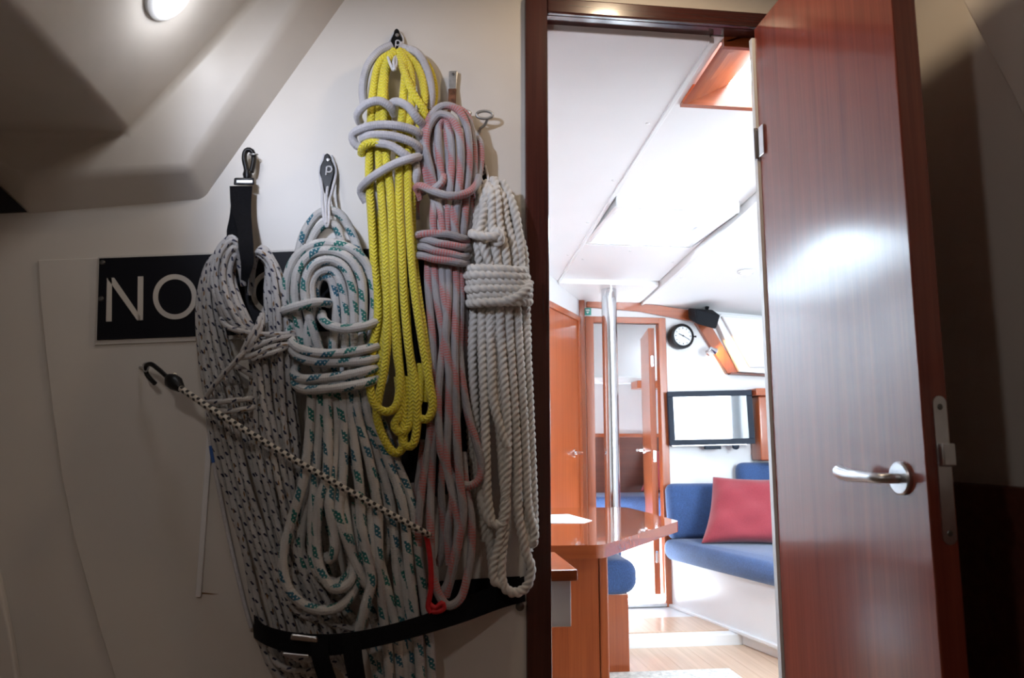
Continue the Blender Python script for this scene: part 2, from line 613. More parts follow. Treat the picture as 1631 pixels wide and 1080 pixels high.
# door casing round the opening
fr = thing('trim_1', 'dark varnished mahogany frame around the open cabin doorway', None, (DX0, YB, 0), kind='structure')
MB().box(0.256, DX0, YB - 0.016, YB, 0.0, DZ1 + 0.042).build('casing', 'mahogany_frame', fr, bevel=0.004)
MB().box(0.27, DX0, YB, YB + 0.07, 0.0, DZ1 + 0.02).build('jamb', 'mahogany_frame', fr)
MB().box(DX0, 0.96, YB - 0.016, YB, DZ1, DZ1 + 0.042).build('casing', 'mahogany_frame_x', fr, bevel=0.004)
MB().box(DX0, DX1, YB, YB + 0.07, DZ1, DZ1 + 0.025).build('jamb', 'mahogany_frame_x', fr)
MB().box(DX1, 0.96, YB, YB + 0.07, 0.0, DZ1 + 0.02).build('jamb', 'mahogany_frame', fr)
MB().box(0.868, 0.912, YB - 0.012, YB + .004, 0.02, DZ1 - 0.03).build('door_seal', 'white_gloss', fr)
MB().box(0.27, 0.96, YB, YB + 0.07, -0.02, 0.03).build('sill', 'mahogany_frame_x', fr)

# the open door
DXL, DXR, DY0, DY1 = 0.874, 0.924, 1.222, 1.786
door = thing('door_1', 'varnished mahogany cabin door standing open, steel lever handle', None, (DXL, DY1, 0.04), kind='structure')
MB().box(DXL, DXR, DY0, DY1, 0.04, DZ1 - 0.006).build('leaf', 'mahogany', door, bevel=0.003)
hc = Vector((DXL, 1.290, 0.940))
MB().lathe([(0.0, 0.0), (0.030, 0.0), (0.030, 0.006), (0.027, 0.009), (0.0, 0.0095)], hc, (-1, 0, 0), 32).build('rose', 'brushed', door)
lever = [hc + Vector((-0.004, 0, 0)), hc + Vector((-0.030, 0, 0.0)), hc + Vector((-0.042, 0.012, 0.0)), hc + Vector((-0.046, 0.045, 0.001)), hc + Vector((-0.046, 0.09, 0.002)), hc + Vector((-0.044, 0.125, 0.006)), hc + Vector((-0.041, 0.142, 0.010))]
lp = spline(lever, 0.004)
rr = [0.0095 + 0.0035 * min(1, max(0, (i / len(lp) - 0.35) * 2)) - (0.004 if i > len(lp) - 3 else 0) for i in range(len(lp))]
MB().tube(lp, rr, 14).build('handle', 'brushed', door)
h2 = Vector((DXR, 1.290, 0.940))
MB().lathe([(0.0, 0.0), (0.030, 0.0), (0.030, 0.006), (0.0, 0.0095)], h2, (1, 0, 0), 24).build('rose', 'brushed', door)
lever2 = [h2 + Vector((0.004, 0, 0)), h2 + Vector((0.035, 0, 0)), h2 + Vector((0.046, 0.02, 0)), h2 + Vector((0.046, 0.12, 0.004))]
MB().tube(spline(lever2, 0.005), 0.0105, 12).build('handle', 'brushed', door)
# lock plate on the free edge
lk = MB()
cxl, czl, hw, hh = 0.9065, 0.958, 0.0125, 0.127
pl = []
for k in range(13):
    a = math.pi * k / 12
    pl.append((cxl + hw * math.cos(a), DY0, czl + hh - hw + hw * math.sin(a)))
for k in range(13):
    a = math.pi + math.pi * k / 12
    pl.append((cxl + hw * math.cos(a), DY0, czl - hh + hw + hw * math.sin(a)))
lockp = lk.prism(pl, (0, -0.003, 0)).build('lock_plate', 'brushed', door)
MB().box(cxl - 0.011, cxl + 0.014, DY0 - 0.016, DY0 - 0.001, czl + 0.005, czl + 0.045).build('latch', 'brushed', lockp, bevel=0.003)
for zz in (czl + 0.108, czl - 0.108):
    MB().lathe([(0, 0), (0.0055, 0), (0.004, 0.0015), (0.0, 0.0018)], (cxl, DY0 - 0.003, zz), (0, -1, 0), 14).build('screw', 'brass', lockp)
for zz in (1.78, 0.3):
    h = MB().box(DXL - 0.006, DXL + 0.001, DY1 - 0.035, DY1 + 0.006, zz - 0.04, zz + 0.04).build('hinge', 'steel', door, bevel=0.002)
    MB().lathe([(0, -0.042), (0.006, -0.042), (0.006, 0.042), (0, 0.042)], (DXL - 0.007, DY1 + 0.004, zz), (0, 0, 1), 12).build('pin', 'steel', h)

# ================================================================== STRUCTURE: the saloon
def cz(y):
    return 2.10 - 0.077 * (y - 1.9)
def slab(mb, x0, x1, y0, y1, d0, d1, t=0.03):
    """piece of sloping ceiling; d0, d1 lower the two sides"""
    return mb.hexa([(x0, y0, cz(y0) + d0), (x1, y0, cz(y0) + d1), (x1, y1, cz(y1) + d1), (x0, y1, cz(y1) + d0),
                    (x0, y0, cz(y0) + d0 + t), (x1, y0, cz(y0) + d1 + t), (x1, y1, cz(y1) + d1 + t), (x0, y1, cz(y1) + d0 + t)])
YA = YB + 0.04
ceil_s = bpy.data.objects.new('ceiling', None)
COL.objects.link(ceil_s)
struct('ceiling', ceil_s)
PX0, PX1, PY0, PY1 = -0.76, -0.16, 3.16, 4.42        # port hatch
slab(MB(), PX1, 0.775, YA, YF + .02, -0.014, -0.014).build('panel', 'white', ceil_s, bevel=0.004)
slab(MB(), -0.94, PX0, YA, YF + .02, -0.014, -0.014).build('panel', 'white', ceil_s)
slab(MB(), PX0, PX1, YA, PY0, -0.014, -0.014).build('panel', 'white', ceil_s)
slab(MB(), PX0, PX1, PY1, YF + .02, -0.014, -0.014).build('panel', 'white', ceil_s)
HX0, HX1, HY0, HY1 = 0.80, 1.335, 2.93, 3.53       # clear deck hatch
TX0, TX1, TY1 = 0.813, 1.40, 2.18                  # wood lined hatch just inside the doorway
slab(MB(), 0.778, TX0, YA, TY1, 0, 0).build('panel', 'white', ceil_s)
slab(MB(), TX1, 1.52, YA, TY1, 0, -.01).build('panel', 'white', ceil_s)
slab(MB(), 0.778, 1.36, TY1, HY0, 0, 0).build('panel', 'white', ceil_s)
slab(MB(), 0.778, HX0, HY0, HY1, 0, 0).build('panel', 'white', ceil_s)
slab(MB(), HX1, 1.36, HY0, HY1, 0, 0).build('panel', 'white', ceil_s)
slab(MB(), 0.778, 1.36, HY1, 4.10, 0, 0).build('panel', 'white', ceil_s)
slab(MB(), 0.778, 1.36, 4.10, YF + .02, -0.028, -0.028, 0.06).build('panel', 'white_gloss', ceil_s, bevel=0.003)
slab(MB(), 1.364, 1.375, TY1 + .03, YF + .02, -0.040, -0.045, 0.07).build('panel_edge', 'white_gloss', ceil_s)
slab(MB(), 1.378, 2.46, TY1 + .03, YF + .02, -0.034, -0.105, 0.04).build('panel', 'white', ceil_s, bevel=0.004)
slab(MB(), 1.52, 2.46, YA, TY1 + .03, -0.034, -0.105, 0.04).build('panel', 'white', ceil_s)
slab(MB(), 0.770, 0.786, YA, 4.42, -0.020, -0.020, 0.018).build('cover_strip', 'white_gloss', ceil_s, bevel=0.003)
# small round caps over the panel screws
cap = MB().lathe([(0, 0), (0.008, 0), (0.006, -0.003), (0, -0.004)], (0, 0, 0), (0, 0, 1), 12).build('screw_cap', 'white_gloss', ceil_s)
spots = [(0.74, 2.3, -.014), (0.74, 2.75, -.014), (0.74, 3.2, -.014), (0.74, 3.65, -.014), (0.74, 4.1, -.014), (0.83, 4.3, -.028), (1.30, 4.3, -.028), (1.42, 4.3, -.036), (1.42, 3.9, -.036), (1.42, 3.45, -.036), (1.32, 3.75, 0), (0.84, 3.75, 0), (1.05, 3.60, 0)]
cap.location = (spots[0][0], spots[0][1], cz(spots[0][1]) + spots[0][2])
for x, y, d in spots[1:]:
    c = cap.copy()
    COL.objects.link(c)
    c.parent = ceil_s
    c.location = (x, y, cz(y) + d)

# clear hatch in the coachroof
w1 = thing('window_1', 'white framed deck hatch glowing in the saloon ceiling', None, (1.07, 3.23, cz(3.23)), kind='structure')
def frame_ring(mb, x0, x1, y0, y1, w, za, zb):
    mb.box(x0, x1, y0, y0 + w, za, zb)
    mb.box(x0, x1, y1 - w, y1, za, zb)
    mb.box(x0, x0 + w, y0 + w, y1 - w, za, zb)
    mb.box(x1 - w, x1, y0 + w, y1 - w, za, zb)
    return mb
zc = cz(3.23)
frame_ring(MB(), HX0, HX1, HY0, HY1, 0.028, zc - 0.022, zc + 0.075).build('frame', 'white_gloss', w1, bevel=0.006)
MB().box(HX0 + .02, HX1 - .02, HY0 + .02, HY1 - .02, zc + 0.055, zc + 0.063).build('pane', 'glass', w1)
for x, y in ((HX0 + 0.035, HY0 + 0.38), (HX1 - 0.06, HY0 + 0.36)):
    MB().box(x, x + 0.022, y, y + 0.085, zc + 0.015, zc + 0.045).build('latch', 'rubber', w1, bevel=0.005)
for x in (HX0 + 0.09, HX1 - 0.17):
    MB().tube(spline([(x, HY0 + .03, zc + .03), (x + .05, HY0 + .034, zc + .022), (x + .1, HY0 + .03, zc + .03)], .01), 0.004, 8).build('blind_clip', 'rubber', w1)

# wood lined hatch
w2 = thing('window_2', 'cherry wood lined ceiling hatch just inside the doorway', None, (1.1, 2.0, 2.1), kind='structure')
zt = cz(2.05)
MB().hexa([(TX0, YA, cz(YA) - .012), (TX0 + .015, YA, cz(YA) - .012), (TX0 + .015, TY1, cz(TY1) - .012), (TX0, TY1, cz(TY1) - .012),
           (TX0 + .135, YA, zt + .055), (TX0 + .155, YA, zt + .055), (TX0 + .155, TY1, zt + .055), (TX0 + .135, TY1, zt + .055)]).build('lining_board', 'cherry_y', w2)
MB().hexa([(TX0, TY1 - .012, cz(TY1) - .012), (TX1, TY1 - .012, cz(TY1) - .012), (TX1, TY1 + .012, cz(TY1) - .012), (TX0, TY1 + .012, cz(TY1) - .012),
           (TX0, TY1 - .006, zt + .06), (TX1, TY1 - .006, zt + .06), (TX1, TY1 + .012, zt + .06), (TX0, TY1 + .012, zt + .06)]).build('lining_board', 'cherry_x', w2)
MB().box(TX1 - .015, TX1, YA, TY1 - .012, cz(TY1) - .012, zt + .06).build('lining_board', 'cherry_y', w2)
MB().box(TX0, TX1, YA, YA + .015, cz(TY1), zt + .06).build('lining_board', 'cherry_x', w2)
MB().box(TX0 + .1, TX1, YA, TY1, zt + .058, zt + .064).build('pane', 'glass', w2)

# outer skin of the coachroof, so that daylight enters only through the openings
sk = MB()
slab(sk, PX1, 0.795, YA, YF + .03, 0.032, 0.032, 0.02)
slab(sk, -1.05, PX0, YA, YF + .03, 0.032, 0.032, 0.02)
slab(sk, PX0, PX1, YA, PY0, 0.032, 0.032, 0.02)
slab(sk, PX0, PX1, PY1, YF + .03, 0.032, 0.032, 0.02)
slab(sk, 0.795, 0.90, YA, TY1 + .02, 0.058, 0.058, 0.02)
slab(sk, 1.40, 2.6, YA, TY1 + .012, 0.045, 0.045, 0.02)
slab(sk, 1.34, 2.6, TY1 + .012, YF + .03, 0.045, 0.045, 0.02)
slab(sk, 0.795, 1.34, TY1 + .012, HY0, 0.035, 0.035, 0.02)
slab(sk, 0.795, 1.34, HY1, YF + .03, 0.042, 0.042, 0.02)
struct('ceiling', sk.build('ceiling', 'white'))

# forward bulkhead with the doorway to the fore cabin
FX0, FX1, FZ0, FZ1 = 1.060, 1.480, 0.07, 1.748
fb = MB()
fb.box(0.94, FX0, YF, YF + 0.03, -0.05, 2.2)
fb.box(FX0, FX1, YF, YF + 0.03, FZ1, 2.2)
fb.box(FX0, FX1, YF, YF + 0.03, -0.05, FZ0)
fb.box(FX1, 2.5, YF, YF + 0.03, -0.05, 2.2)
struct('wall_forward', fb.build('wall_forward', 'white'))
# slanting wall with the closed door, and the wall going across to port
a0, a1 = Vector((0.55, 3.72, 0)), Vector((0.967, 4.45, 0))
ad = (a1 - a0).normalized()
an = Vector((ad.y, -ad.x, 0))          # faces the saloon
def slant(mb, s0, s1, o0, o1, z0, z1):
    p = [a0 + ad * s + an * o for s, o in ((s0, o0), (s1, o0), (s1, o1), (s0, o1))]
    return mb.hexa([q + Vector((0, 0, z0)) for q in p] + [q + Vector((0, 0, z1)) for q in p])
AL = (a1 - a0).length
swl = slant(MB(), 0, AL + .03, -0.03, 0, -0.05, 2.2)
struct('wall_slanting', swl.build('wall_slanting', 'white'))
wp = MB()
wp.box(-0.94, 0.53, 4.45, 4.48, -0.05, 2.2)
wp.box(0.50, 0.53, 3.74, 4.45, -0.05, 2.2)
struct('wall_port_bulkhead', wp.build('wall_port_bulkhead', 'white'))
struct('wall_port', MB().box(-0.96, -0.92, YA, 4.6, -0.05, 2.2).build('wall_port', 'white'))
w3 = thing('window_3', 'second deck hatch in the port side of the saloon ceiling', None, (-0.47, 3.88, cz(3.88)), kind='structure')
pf = MB()
for xa, xb, ya, yb in ((PX0, PX1, PY0, PY0 + .02), (PX0, PX1, PY1 - .02, PY1), (PX0, PX0 + .02, PY0 + .02, PY1 - .02), (PX1 - .02, PX1, PY0 + .02, PY1 - .02)):
    slab(pf, xa, xb, ya, yb, -0.018, -0.018, 0.07)
pf.build('frame', 'white_gloss', w3)
slab(MB(), PX0 + .01, PX1 - .01, PY0 + .01, PY1 - .01, 0.034, 0.034, 0.006).build('pane', 'glass', w3)
struct('wall_starboard', MB().box(2.42, 2.46, YA, YF + .03, -0.05, 2.2).build('wall_starboard', 'white'))

# trim on the forward bulkhead
tr = thing('trim_2', 'cherry frame around the fore cabin doorway', None, (1.26, YF, 0), kind='structure')
MB().box(1.012, FX0 + .004, YF - 0.02, YF + .04, 0.07, 1.785).build('casing', 'cherry', tr, bevel=0.004)
MB().box(FX1 - .004, 1.524, YF - 0.02, YF + .04, 0.05, 1.785).build('casing', 'cherry', tr, bevel=0.004)
MB().box(FX0, FX1, YF - 0.02, YF + .04, FZ1, 1.785).build('casing', 'cherry_x', tr, bevel=0.004)
MB().box(FX0, FX1, YF - 0.03, YF + .04, 0.055, 0.075).build('threshold', 'brushed', tr, bevel=0.004)
post = struct('trim_3', MB().box(0.966, 1.000, 4.44, 4.48, 0.06, 1.885).build('trim_3', 'cherry', bevel=0.004))
beam = MB()
bp0, bp1 = [aty(935, 478, 4.47), aty(1020, 482, 4.47), aty(1100, 494, 4.47)], [aty(935, 489, 4.47), aty(1020, 496, 4.47), aty(1108, 513, 4.47)]
beam.prism(bp0 + bp1[::-1], (0, 0.03, 0))
struct('trim_4', beam.build('trim_4', 'cherry_x', bevel=0.003))
dg = MB().prism([aty(1108, 513, 4.46), aty(1130, 513, 4.46), aty(1176, 593, 4.46), aty(1159, 595, 4.46)], (0, 0.04, 0))
struct('trim_5', dg.build('trim_5', 'cherry', bevel=0.003))

# closed door in the slanting wall
d2 = thing('door_2', 'closed cherry door in the slanting wall left of the steel post', None, a0 + ad * 0.4, kind='structure')
slant(MB(), 0.17, AL - 0.075, 0.0, 0.012, 0.08, 1.735).build('leaf', 'cherry', d2, bevel=0.002)
slant(MB(), 0.10, 0.17, 0.0, 0.022, 0.06, 1.77).build('casing', 'cherry', d2, bevel=0.003)
slant(MB(), AL - 0.075, AL - 0.03, 0.0, 0.022, 0.06, 1.77).build('casing', 'cherry', d2, bevel=0.003)
slant(MB(), 0.17, AL - 0.075, 0.0, 0.022, 1.735, 1.77).build('casing', 'cherry', d2, bevel=0.003)
hp = a0 + ad * (AL - 0.15) + Vector((0, 0, 0.955))
MB().lathe([(0, 0), (0.026, 0), (0.026, 0.007), (0, 0.009)], hp + an * 0.012, an, 24).build('rose', 'steel', d2)
MB().tube(spline([hp + an * 0.015, hp + an * 0.05, hp + an * 0.06 - ad * 0.02, hp + an * 0.062 - ad * 0.10], 0.006), 0.009, 12).build('handle', 'steel', d2)

# fore cabin shell
fc = MB()
fc.box(0.6, 0.64, YF + .03, 5.6, -0.05, 2.2)
fc.box(2.2, 2.24, YF + .03, 5.6, -0.05, 2.2)
fc.box(0.6, 2.24, 5.42, 5.46, -0.05, 1.50)
fc.hexa([(0.6, 5.42, 1.50), (2.24, 5.42, 1.50), (2.24, 5.46, 1.50), (0.6, 5.46, 1.50), (0.6, 5.60, 2.0), (2.24, 5.60, 2.0), (2.24, 5.64, 2.0), (0.6, 5.64, 2.0)])
foremost = struct('wall_fore_cabin', fc.build('wall_fore_cabin', 'white'))
MB().box(0.64, 2.2, 5.36, 5.42, 1.44, 1.50).build('ledge', 'white_gloss', foremost, bevel=0.02, seg=3)
MB().box(0.64, 2.2, 5.395, 5.42, 0.55, 1.055).build('headboard', 'darkwood', foremost)
MB().box(0.64, 2.2, 5.385, 5.425, 1.055, 1.082).build('headboard_cap', 'cherry_x', foremost, bevel=0.004)
fcc = MB()
fcc.hexa([(0.6, YF + .03, 1.83), (2.24, YF + .03, 1.83), (2.24, 5.15, 1.92), (0.6, 5.15, 1.92), (0.6, YF + .03, 1.86), (2.24, YF + .03, 1.86), (2.24, 5.15, 1.95), (0.6, 5.15, 1.95)])
fcc.box(0.6, 1.78, 5.15, 5.65, 1.92, 1.95)
fcc.box(1.94, 2.24, 5.15, 5.65, 1.92, 1.95)
fcc.box(1.78, 1.94, 5.31, 5.65, 1.92, 1.95)
struct('ceiling', fcc.build('ceiling', 'white'))
d3 = thing('door_3', 'cherry door of the fore cabin standing open behind the television wall', None, (1.45, 4.55, 0.1), kind='structure')
e0, e1 = Vector((1.432, 4.555, 0)), Vector((1.530, 5.05, 0))
ed_ = (e1 - e0).normalized()
en = Vector((ed_.y, -ed_.x, 0))
q = [e0, e1, e1 + en * 0.038, e0 + en * 0.038]
MB().hexa([p + Vector((0, 0, 0.11)) for p in q] + [p + Vector((0, 0, 1.73)) for p in q]).build('leaf', 'cherry', d3, bevel=0.002)
hq = e0 + ed_ * 0.44 + Vector((0, 0, 0.965))
MB().lathe([(0, 0), (0.026, 0), (0.026, 0.007), (0, 0.009)], hq, -en, 24).build('rose', 'steel', d3)
MB().tube(spline([hq, hq - en * 0.045, hq - en * 0.055 - ed_ * 0.02, hq - en * 0.055 - ed_ * 0.12], 0.006), 0.009, 12).build('handle', 'steel', d3)
for zz in (1.52, 0.93, 0.33):
    p = e0 + Vector((0, 0, zz))
    MB().box(p.x + 0.010, p.x + 0.034, p.y - 0.010, p.y + 0.001, zz - 0.035, zz + 0.035).build('hinge', 'steel', d3, bevel=0.002)

# saloon sole: planks on two levels with white risers
fl = struct('floor', MB().box(-0.94, 2.44, YA, YF, -0.06, -0.006).build('floor', 'white'))
pmesh = MB().box(0.0005, 0.1495, 0, 1.96, -0.006, 0.0).build('plank', 'sole', fl)
pmesh.location = (-0.6, YA + .01, 0)
for i in range(1, 20):
    c = pmesh.copy()
    COL.objects.link(c)
    c.parent = fl
    c.location = (-0.6 + 0.15 * i, YA + .01, 0)
MB().box(-0.1, 2.42, 3.815, YF, -0.006, 0.050).build('step', 'white_gloss', fl, bevel=0.003)
pm2 = MB().box(0.0005, 0.1495, 3.89, 4.20, 0.050, 0.056).build('plank', 'sole', fl)
pm2.location = (0.5, 0, 0)
for i in range(1, 8):
    c = pm2.copy()
    COL.objects.link(c)
    c.parent = fl
    c.location = (0.5 + 0.15 * i, 0, 0)

# ================================================================== LAMPS
def lamp_light(name, kind, loc, energy, col, size=0.03, target=None, angle=60, blend=0.5):
    l = bpy.data.lights.new(name, kind)
    l.energy = energy
    l.color = col
    l.shadow_soft_size = size
    o = bpy.data.objects.new(name, l)
    o.location = loc
    if kind == 'SPOT':
        l.spot_size = R(angle)
        l.spot_blend = blend
        o.rotation_euler = (Vector(target) - Vector(loc)).to_track_quat('-Z', 'Y').to_euler()
    COL.objects.link(o)
    return o


lamp_light('added_spot_light', 'SPOT', (-0.505, 0.80, 1.83), 31, (0.70, 0.79, 1.0), 0.03, W(620, 290), 60, 1.0)  # added light, source unseen: makes the bright pool on the rope wall
lamp_light('added_fill_light', 'SPOT', (-0.505, 0.20, 1.83), 8, (1.0, 0.94, 0.89), 0.05, (0.3, 1.2, 1.3), 150, 0.6)  # added fill from an unseen source, lifts the cabin and right wall
lamp_light('cabin_warm_light', 'SPOT', (0.58, 1.33, 2.36), 10, (1.0, 0.76, 0.50), 0.05, (0.55, 1.3, 0.8), 165, 0.4)



def lamp_fixture(name, label, cat, c, n, r, glow, depth=0.018, group=None):
    """round surface lamp: housing ring, lens"""
    c, n = Vector(c), Vector(n).normalized()
    t = thing(name, label, cat, c, group)
    MB().lathe([(0.55 * r, 0.0), (r, 0.0), (r, depth * 0.5), (0.86 * r, depth), (0.66 * r, depth), (0.6 * r, depth * 0.5)], c, n, 40).build('housing', 'white_gloss', t)
    MB().lathe([(0.0, depth * 0.35), (0.61 * r, depth * 0.35), (0.60 * r, depth * 0.6), (0.0, depth * 0.75)], c, n, 40).build('lens', glow, t)
    return t


# lamp on the sloping liner, at the top edge of the picture
pa, pb = Vector((-0.657, 1.71, 1.698)), Vector((-0.406, 1.71, 2.038))
fn = (pb - pa).cross(Vector((0, 1, 0))).normalized()
if fn.z > 0:
    fn = -fn
dr = ray(268, -14)
lc = EYE + dr * ((pa - EYE).dot(fn) / dr.dot(fn))
lamp_fixture('ceiling_lamp', 'round white lamp lit on the moulded liner above the ropes', 'lamp', lc, fn, 0.062, 'lamp_glow', 0.014)
lamp_light('ceiling_lamp_light', 'POINT', lc + fn * 0.05, 1.2, (0.9, 0.93, 1.0), 0.03)
# downlight in the saloon ceiling
dl = Vector((1.705, 3.70, 0))
dl.z = cz(3.70) - 0.034 - 0.071 * (1.705 - 1.378) / 1.082
lamp_fixture('downlight', 'small round downlight lit in the white saloon ceiling', 'lamp', dl, (0, 0, -1), 0.045, 'down_glow', 0.010)
lamp_light('downlight_light', 'SPOT', dl - Vector((0, 0, 0.03)), 6, (1.0, 0.9, 0.76), 0.02, dl - Vector((0, 0, 1)), 110, 0.6)

# ================================================================== ROPES
def strand(name, ctrl, r, mat, parent, closed=False, n=8, step=None, lay=False):
    """ctrl: (px, py, metres proud of the bulkhead)"""
    pts = spline([W(*c) for c in ctrl], step or (0.0026 if lay else r * 0.85), closed)
    mb = MB()
    if lay:
        mb.tube(pts, r * 1.08, 18, closed, lay=0.36, twist=2 * math.pi / (3 * 0.0150))
    else:
        mb.tube(pts, r, n, closed)
    return mb.build(name, mat, parent, smooth=R(70))


def jit(a):
    return random.uniform(-a, a)


def wrap(name, x0, x1, ya, yb, sag, front, back, r, mat, parent, lay=False):
    """one turn round a bundle: front half visible, back half behind; ends at (x0,ya) and (x1,yb)"""
    xm, ym = (x0 + x1) / 2, (ya + yb) / 2
    m = (front + back) / 2
    c = [(x0, ya, m), (x0 + (x1 - x0) * .13, ya + sag * .5, front * .93 + back * .07), (x0 + (x1 - x0) * .33, (ya * 2 + yb) / 3 + sag * .95, front), (xm + (x1 - x0) * .17, (ya + yb * 2) / 3 + sag * .95, front),
         (x1 - (x1 - x0) * .13, yb + sag * .5, front * .93 + back * .07), (x1, yb, m), (x1 - (x1 - x0) * .2, yb - 2, back), (xm, ym - 3, back - .004), (x0 + (x1 - x0) * .2, ya - 2, back)]
    return strand(name, c, r, mat, parent, closed=True, lay=lay)


# ---------------------------------------------------------- A: white line with blue flecks, on a webbing sling
rA = 0.0064
A = thing('rope_coil', 'white rope coil with small dark blue flecks, hung from black webbing strap', 'rope', W(420, 1000), 'coiled ropes hung on the bulkhead')
# left, darker bundle lying against the wall
for k in range(9):
    t = k / 8
    o = 0.026 + 0.026 * math.sin(t * 3.1) + jit(.004) + (.013 if k % 2 else 0)
    c = [(392 + jit(3), 432, .05), (372 - 4 * t, 398 + 10 * t + jit(3), .055), (338 + 14 * t + jit(2), 412 + jit(4), o), (318 + 22 * t, 462 + jit(5), o), (317 + 42 * t, 540, o), (330 + 60 * t + jit(3), 640, o), (354 + 66 * t + jit(4), 760, o),
         (386 + 74 * t + jit(4), 880, o), (412 + 84 * t + jit(5), 985, o), (426 + 90 * t, 1045 + jit(10), o), (450 + 80 * t, 1090, o * .8)]
    strand('strand', c, rA, 'rope_blue', A)
# front bundle: arch left of the sling, drawn in at the knot, spreading below
for k in range(7):
    t = k / 6
    o = 0.082 + 0.016 * math.sin(t * 3.1) + jit(.003) + (.012 if k % 2 else 0)
    ytop = 378 + 30 * t
    c = [(388, 455, .07), (384 - 2 * t, 408 + 18 * t, .088), (370 + 6 * t, ytop + 3 * t, o), (350 + 22 * t, ytop + 16, o), (339 + 32 * t, 432 + 8 * t, o), (344 + 36 * t, 474, o + .004), (362 + 34 * t, 510, o + .006), (392 + 22 * t, 545, o),
         (404 + 20 * t + jit(3), 580, o - .01), (402 + 34 * t + jit(3), 640, o - .012), (408 + 44 * t + jit(4), 720, o - .018), (424 + 52 * t + jit(4), 810, o - .02), (448 + 56 * t + jit(5), 900, o - .025), (480 + 60 * t, 985 + jit(10), o - .03), (505 + 60 * t, 1060, .05)]
    strand('strand', c, rA, 'rope_blue', A)
for k in range(7):
    t = k / 6
    o = 0.074 + 0.018 * math.sin(t * 3.1) + jit(.003) + (.012 if k % 2 else 0)
    c = [(398, 470, .055), (402 + 6 * t, 430 - 20 * t, .07), (408 + 10 * t, 408 - 14 * t, o), (424 + 12 * t, 420 - 4 * t, o), (424 + 32 * t, 466, o), (426 + 38 * t, 520, o), (428 + 36 * t, 556, o), (432 + 32 * t, 600, o - .008), (438 + 34 * t + jit(3), 680, o - .015),
         (444 + 36 * t + jit(4), 760, o - .022), (456 + 40 * t, 860, o - .03), (480 + 44 * t, 960, o - .04), (520 + 30 * t, 1040, .04)]
    strand('strand', c, rA, 'rope_blue', A)
# the knot and its turns
for c in ([(352, 508, .098), (362, 520, .112), (390, 529, .122), (425, 533, .122), (458, 532, .112), (474, 528, .085)],
          [(384, 566, .105), (400, 556, .122), (430, 543, .124), (460, 536, .112), (474, 534, .085)],
          [(382, 570, .108), (402, 566, .122), (432, 553, .123), (458, 549, .112), (476, 551, .085)],
          [(386, 562, .118), (396, 542, .128), (410, 520, .126), (415, 506, .112)],
          [(392, 566, .112), (404, 543, .128), (416, 520, .120), (418, 500, .105)],
          [(402, 572, .115), (420, 566, .124), (440, 560, .122), (462, 549, .105)],
          [(405, 540, .110), (384, 566, .122), (360, 592, .105), (338, 618, .085), (328, 636, .070), (336, 651, .078), (365, 655, .094), (395, 651, .098), (414, 645, .080)],
          [(334, 640, .075), (350, 640, .094), (380, 637, .100), (412, 634, .085)],
          [(370, 580, .060), (392, 592, .085), (408, 602, .075)]):
    strand('turn', c, rA, 'rope_blue', A)
# slack bights at the bottom
for c in ([(470, 905, .075), (455, 940, .075), (475, 975, .078), (525, 992, .075), (570, 1005, .06)],
          [(440, 880, .065), (452, 930, .068), (480, 968, .07), (540, 1000, .065), (590, 1010, .05)],
          [(430, 1030, .06), (440, 1055, .065), (470, 1068, .07), (520, 1066, .06)],
          [(448, 1028, .07), (465, 1046, .075), (495, 1052, .072), (530, 1046, .06)],
          [(415, 1005, .05), (428, 1050, .05), (450, 1085, .05), (470, 1110, .05)],
          [(505, 1040, .06), (540, 1060, .06), (560, 1090, .06), (565, 1110, .05)]):
    strand('bight', c, rA, 'rope_blue', A)

# ---------------------------------------------------------- B: white line with green flecks
rB = 0.0108
B = thing('rope_coil', 'thick white rope coil with teal green flecks, hung by looped white cord', 'rope', W(560, 1000), 'coiled ropes hung on the bulkhead')
for c in ([(478, 470, .05), (476, 405, .055), (490, 362, .058), (513, 338, .06), (538, 339, .06), (558, 366, .058), (572, 405, .055), (580, 450, .04)],
          [(490, 470, .055), (490, 408, .066), (502, 372, .07), (518, 357, .07), (534, 360, .07), (546, 392, .066), (552, 420, .05)]):
    strand('loop', c, rB, 'rope_green', B)
for c in ([(474, 560, .075), (458, 500, .085), (456, 452, .09), (470, 412, .095), (500, 390, .10), (530, 388, .10), (562, 398, .098), (586, 425, .09), (596, 465, .085), (594, 520, .08), (588, 560, .07)],
          [(490, 580, .085), (476, 520, .095), (470, 465, .10), (476, 428, .105), (500, 403, .108), (528, 400, .108), (556, 412, .105), (574, 440, .10), (578, 490, .09), (574, 560, .08)],
          [(520, 590, .085), (500, 530, .10), (487, 480, .108), (487, 446, .11), (500, 422, .112), (524, 414, .112), (546, 424, .11), (560, 452, .105), (564, 500, .095), (562, 565, .085)],
          [(508, 600, .08), (490, 545, .095), (497, 488, .098), (496, 452, .10), (508, 434, .10), (528, 430, .10), (541, 446, .10), (549, 480, .098), (551, 530, .09), (549, 570, .08)],
          [(535, 600, .075), (530, 560, .085), (536, 510, .088), (534, 470, .088), (526, 444, .09), (512, 440, .09), (503, 456, .085), (505, 500, .07)]):
    strand('loop', c, rB, 'rope_green', B)
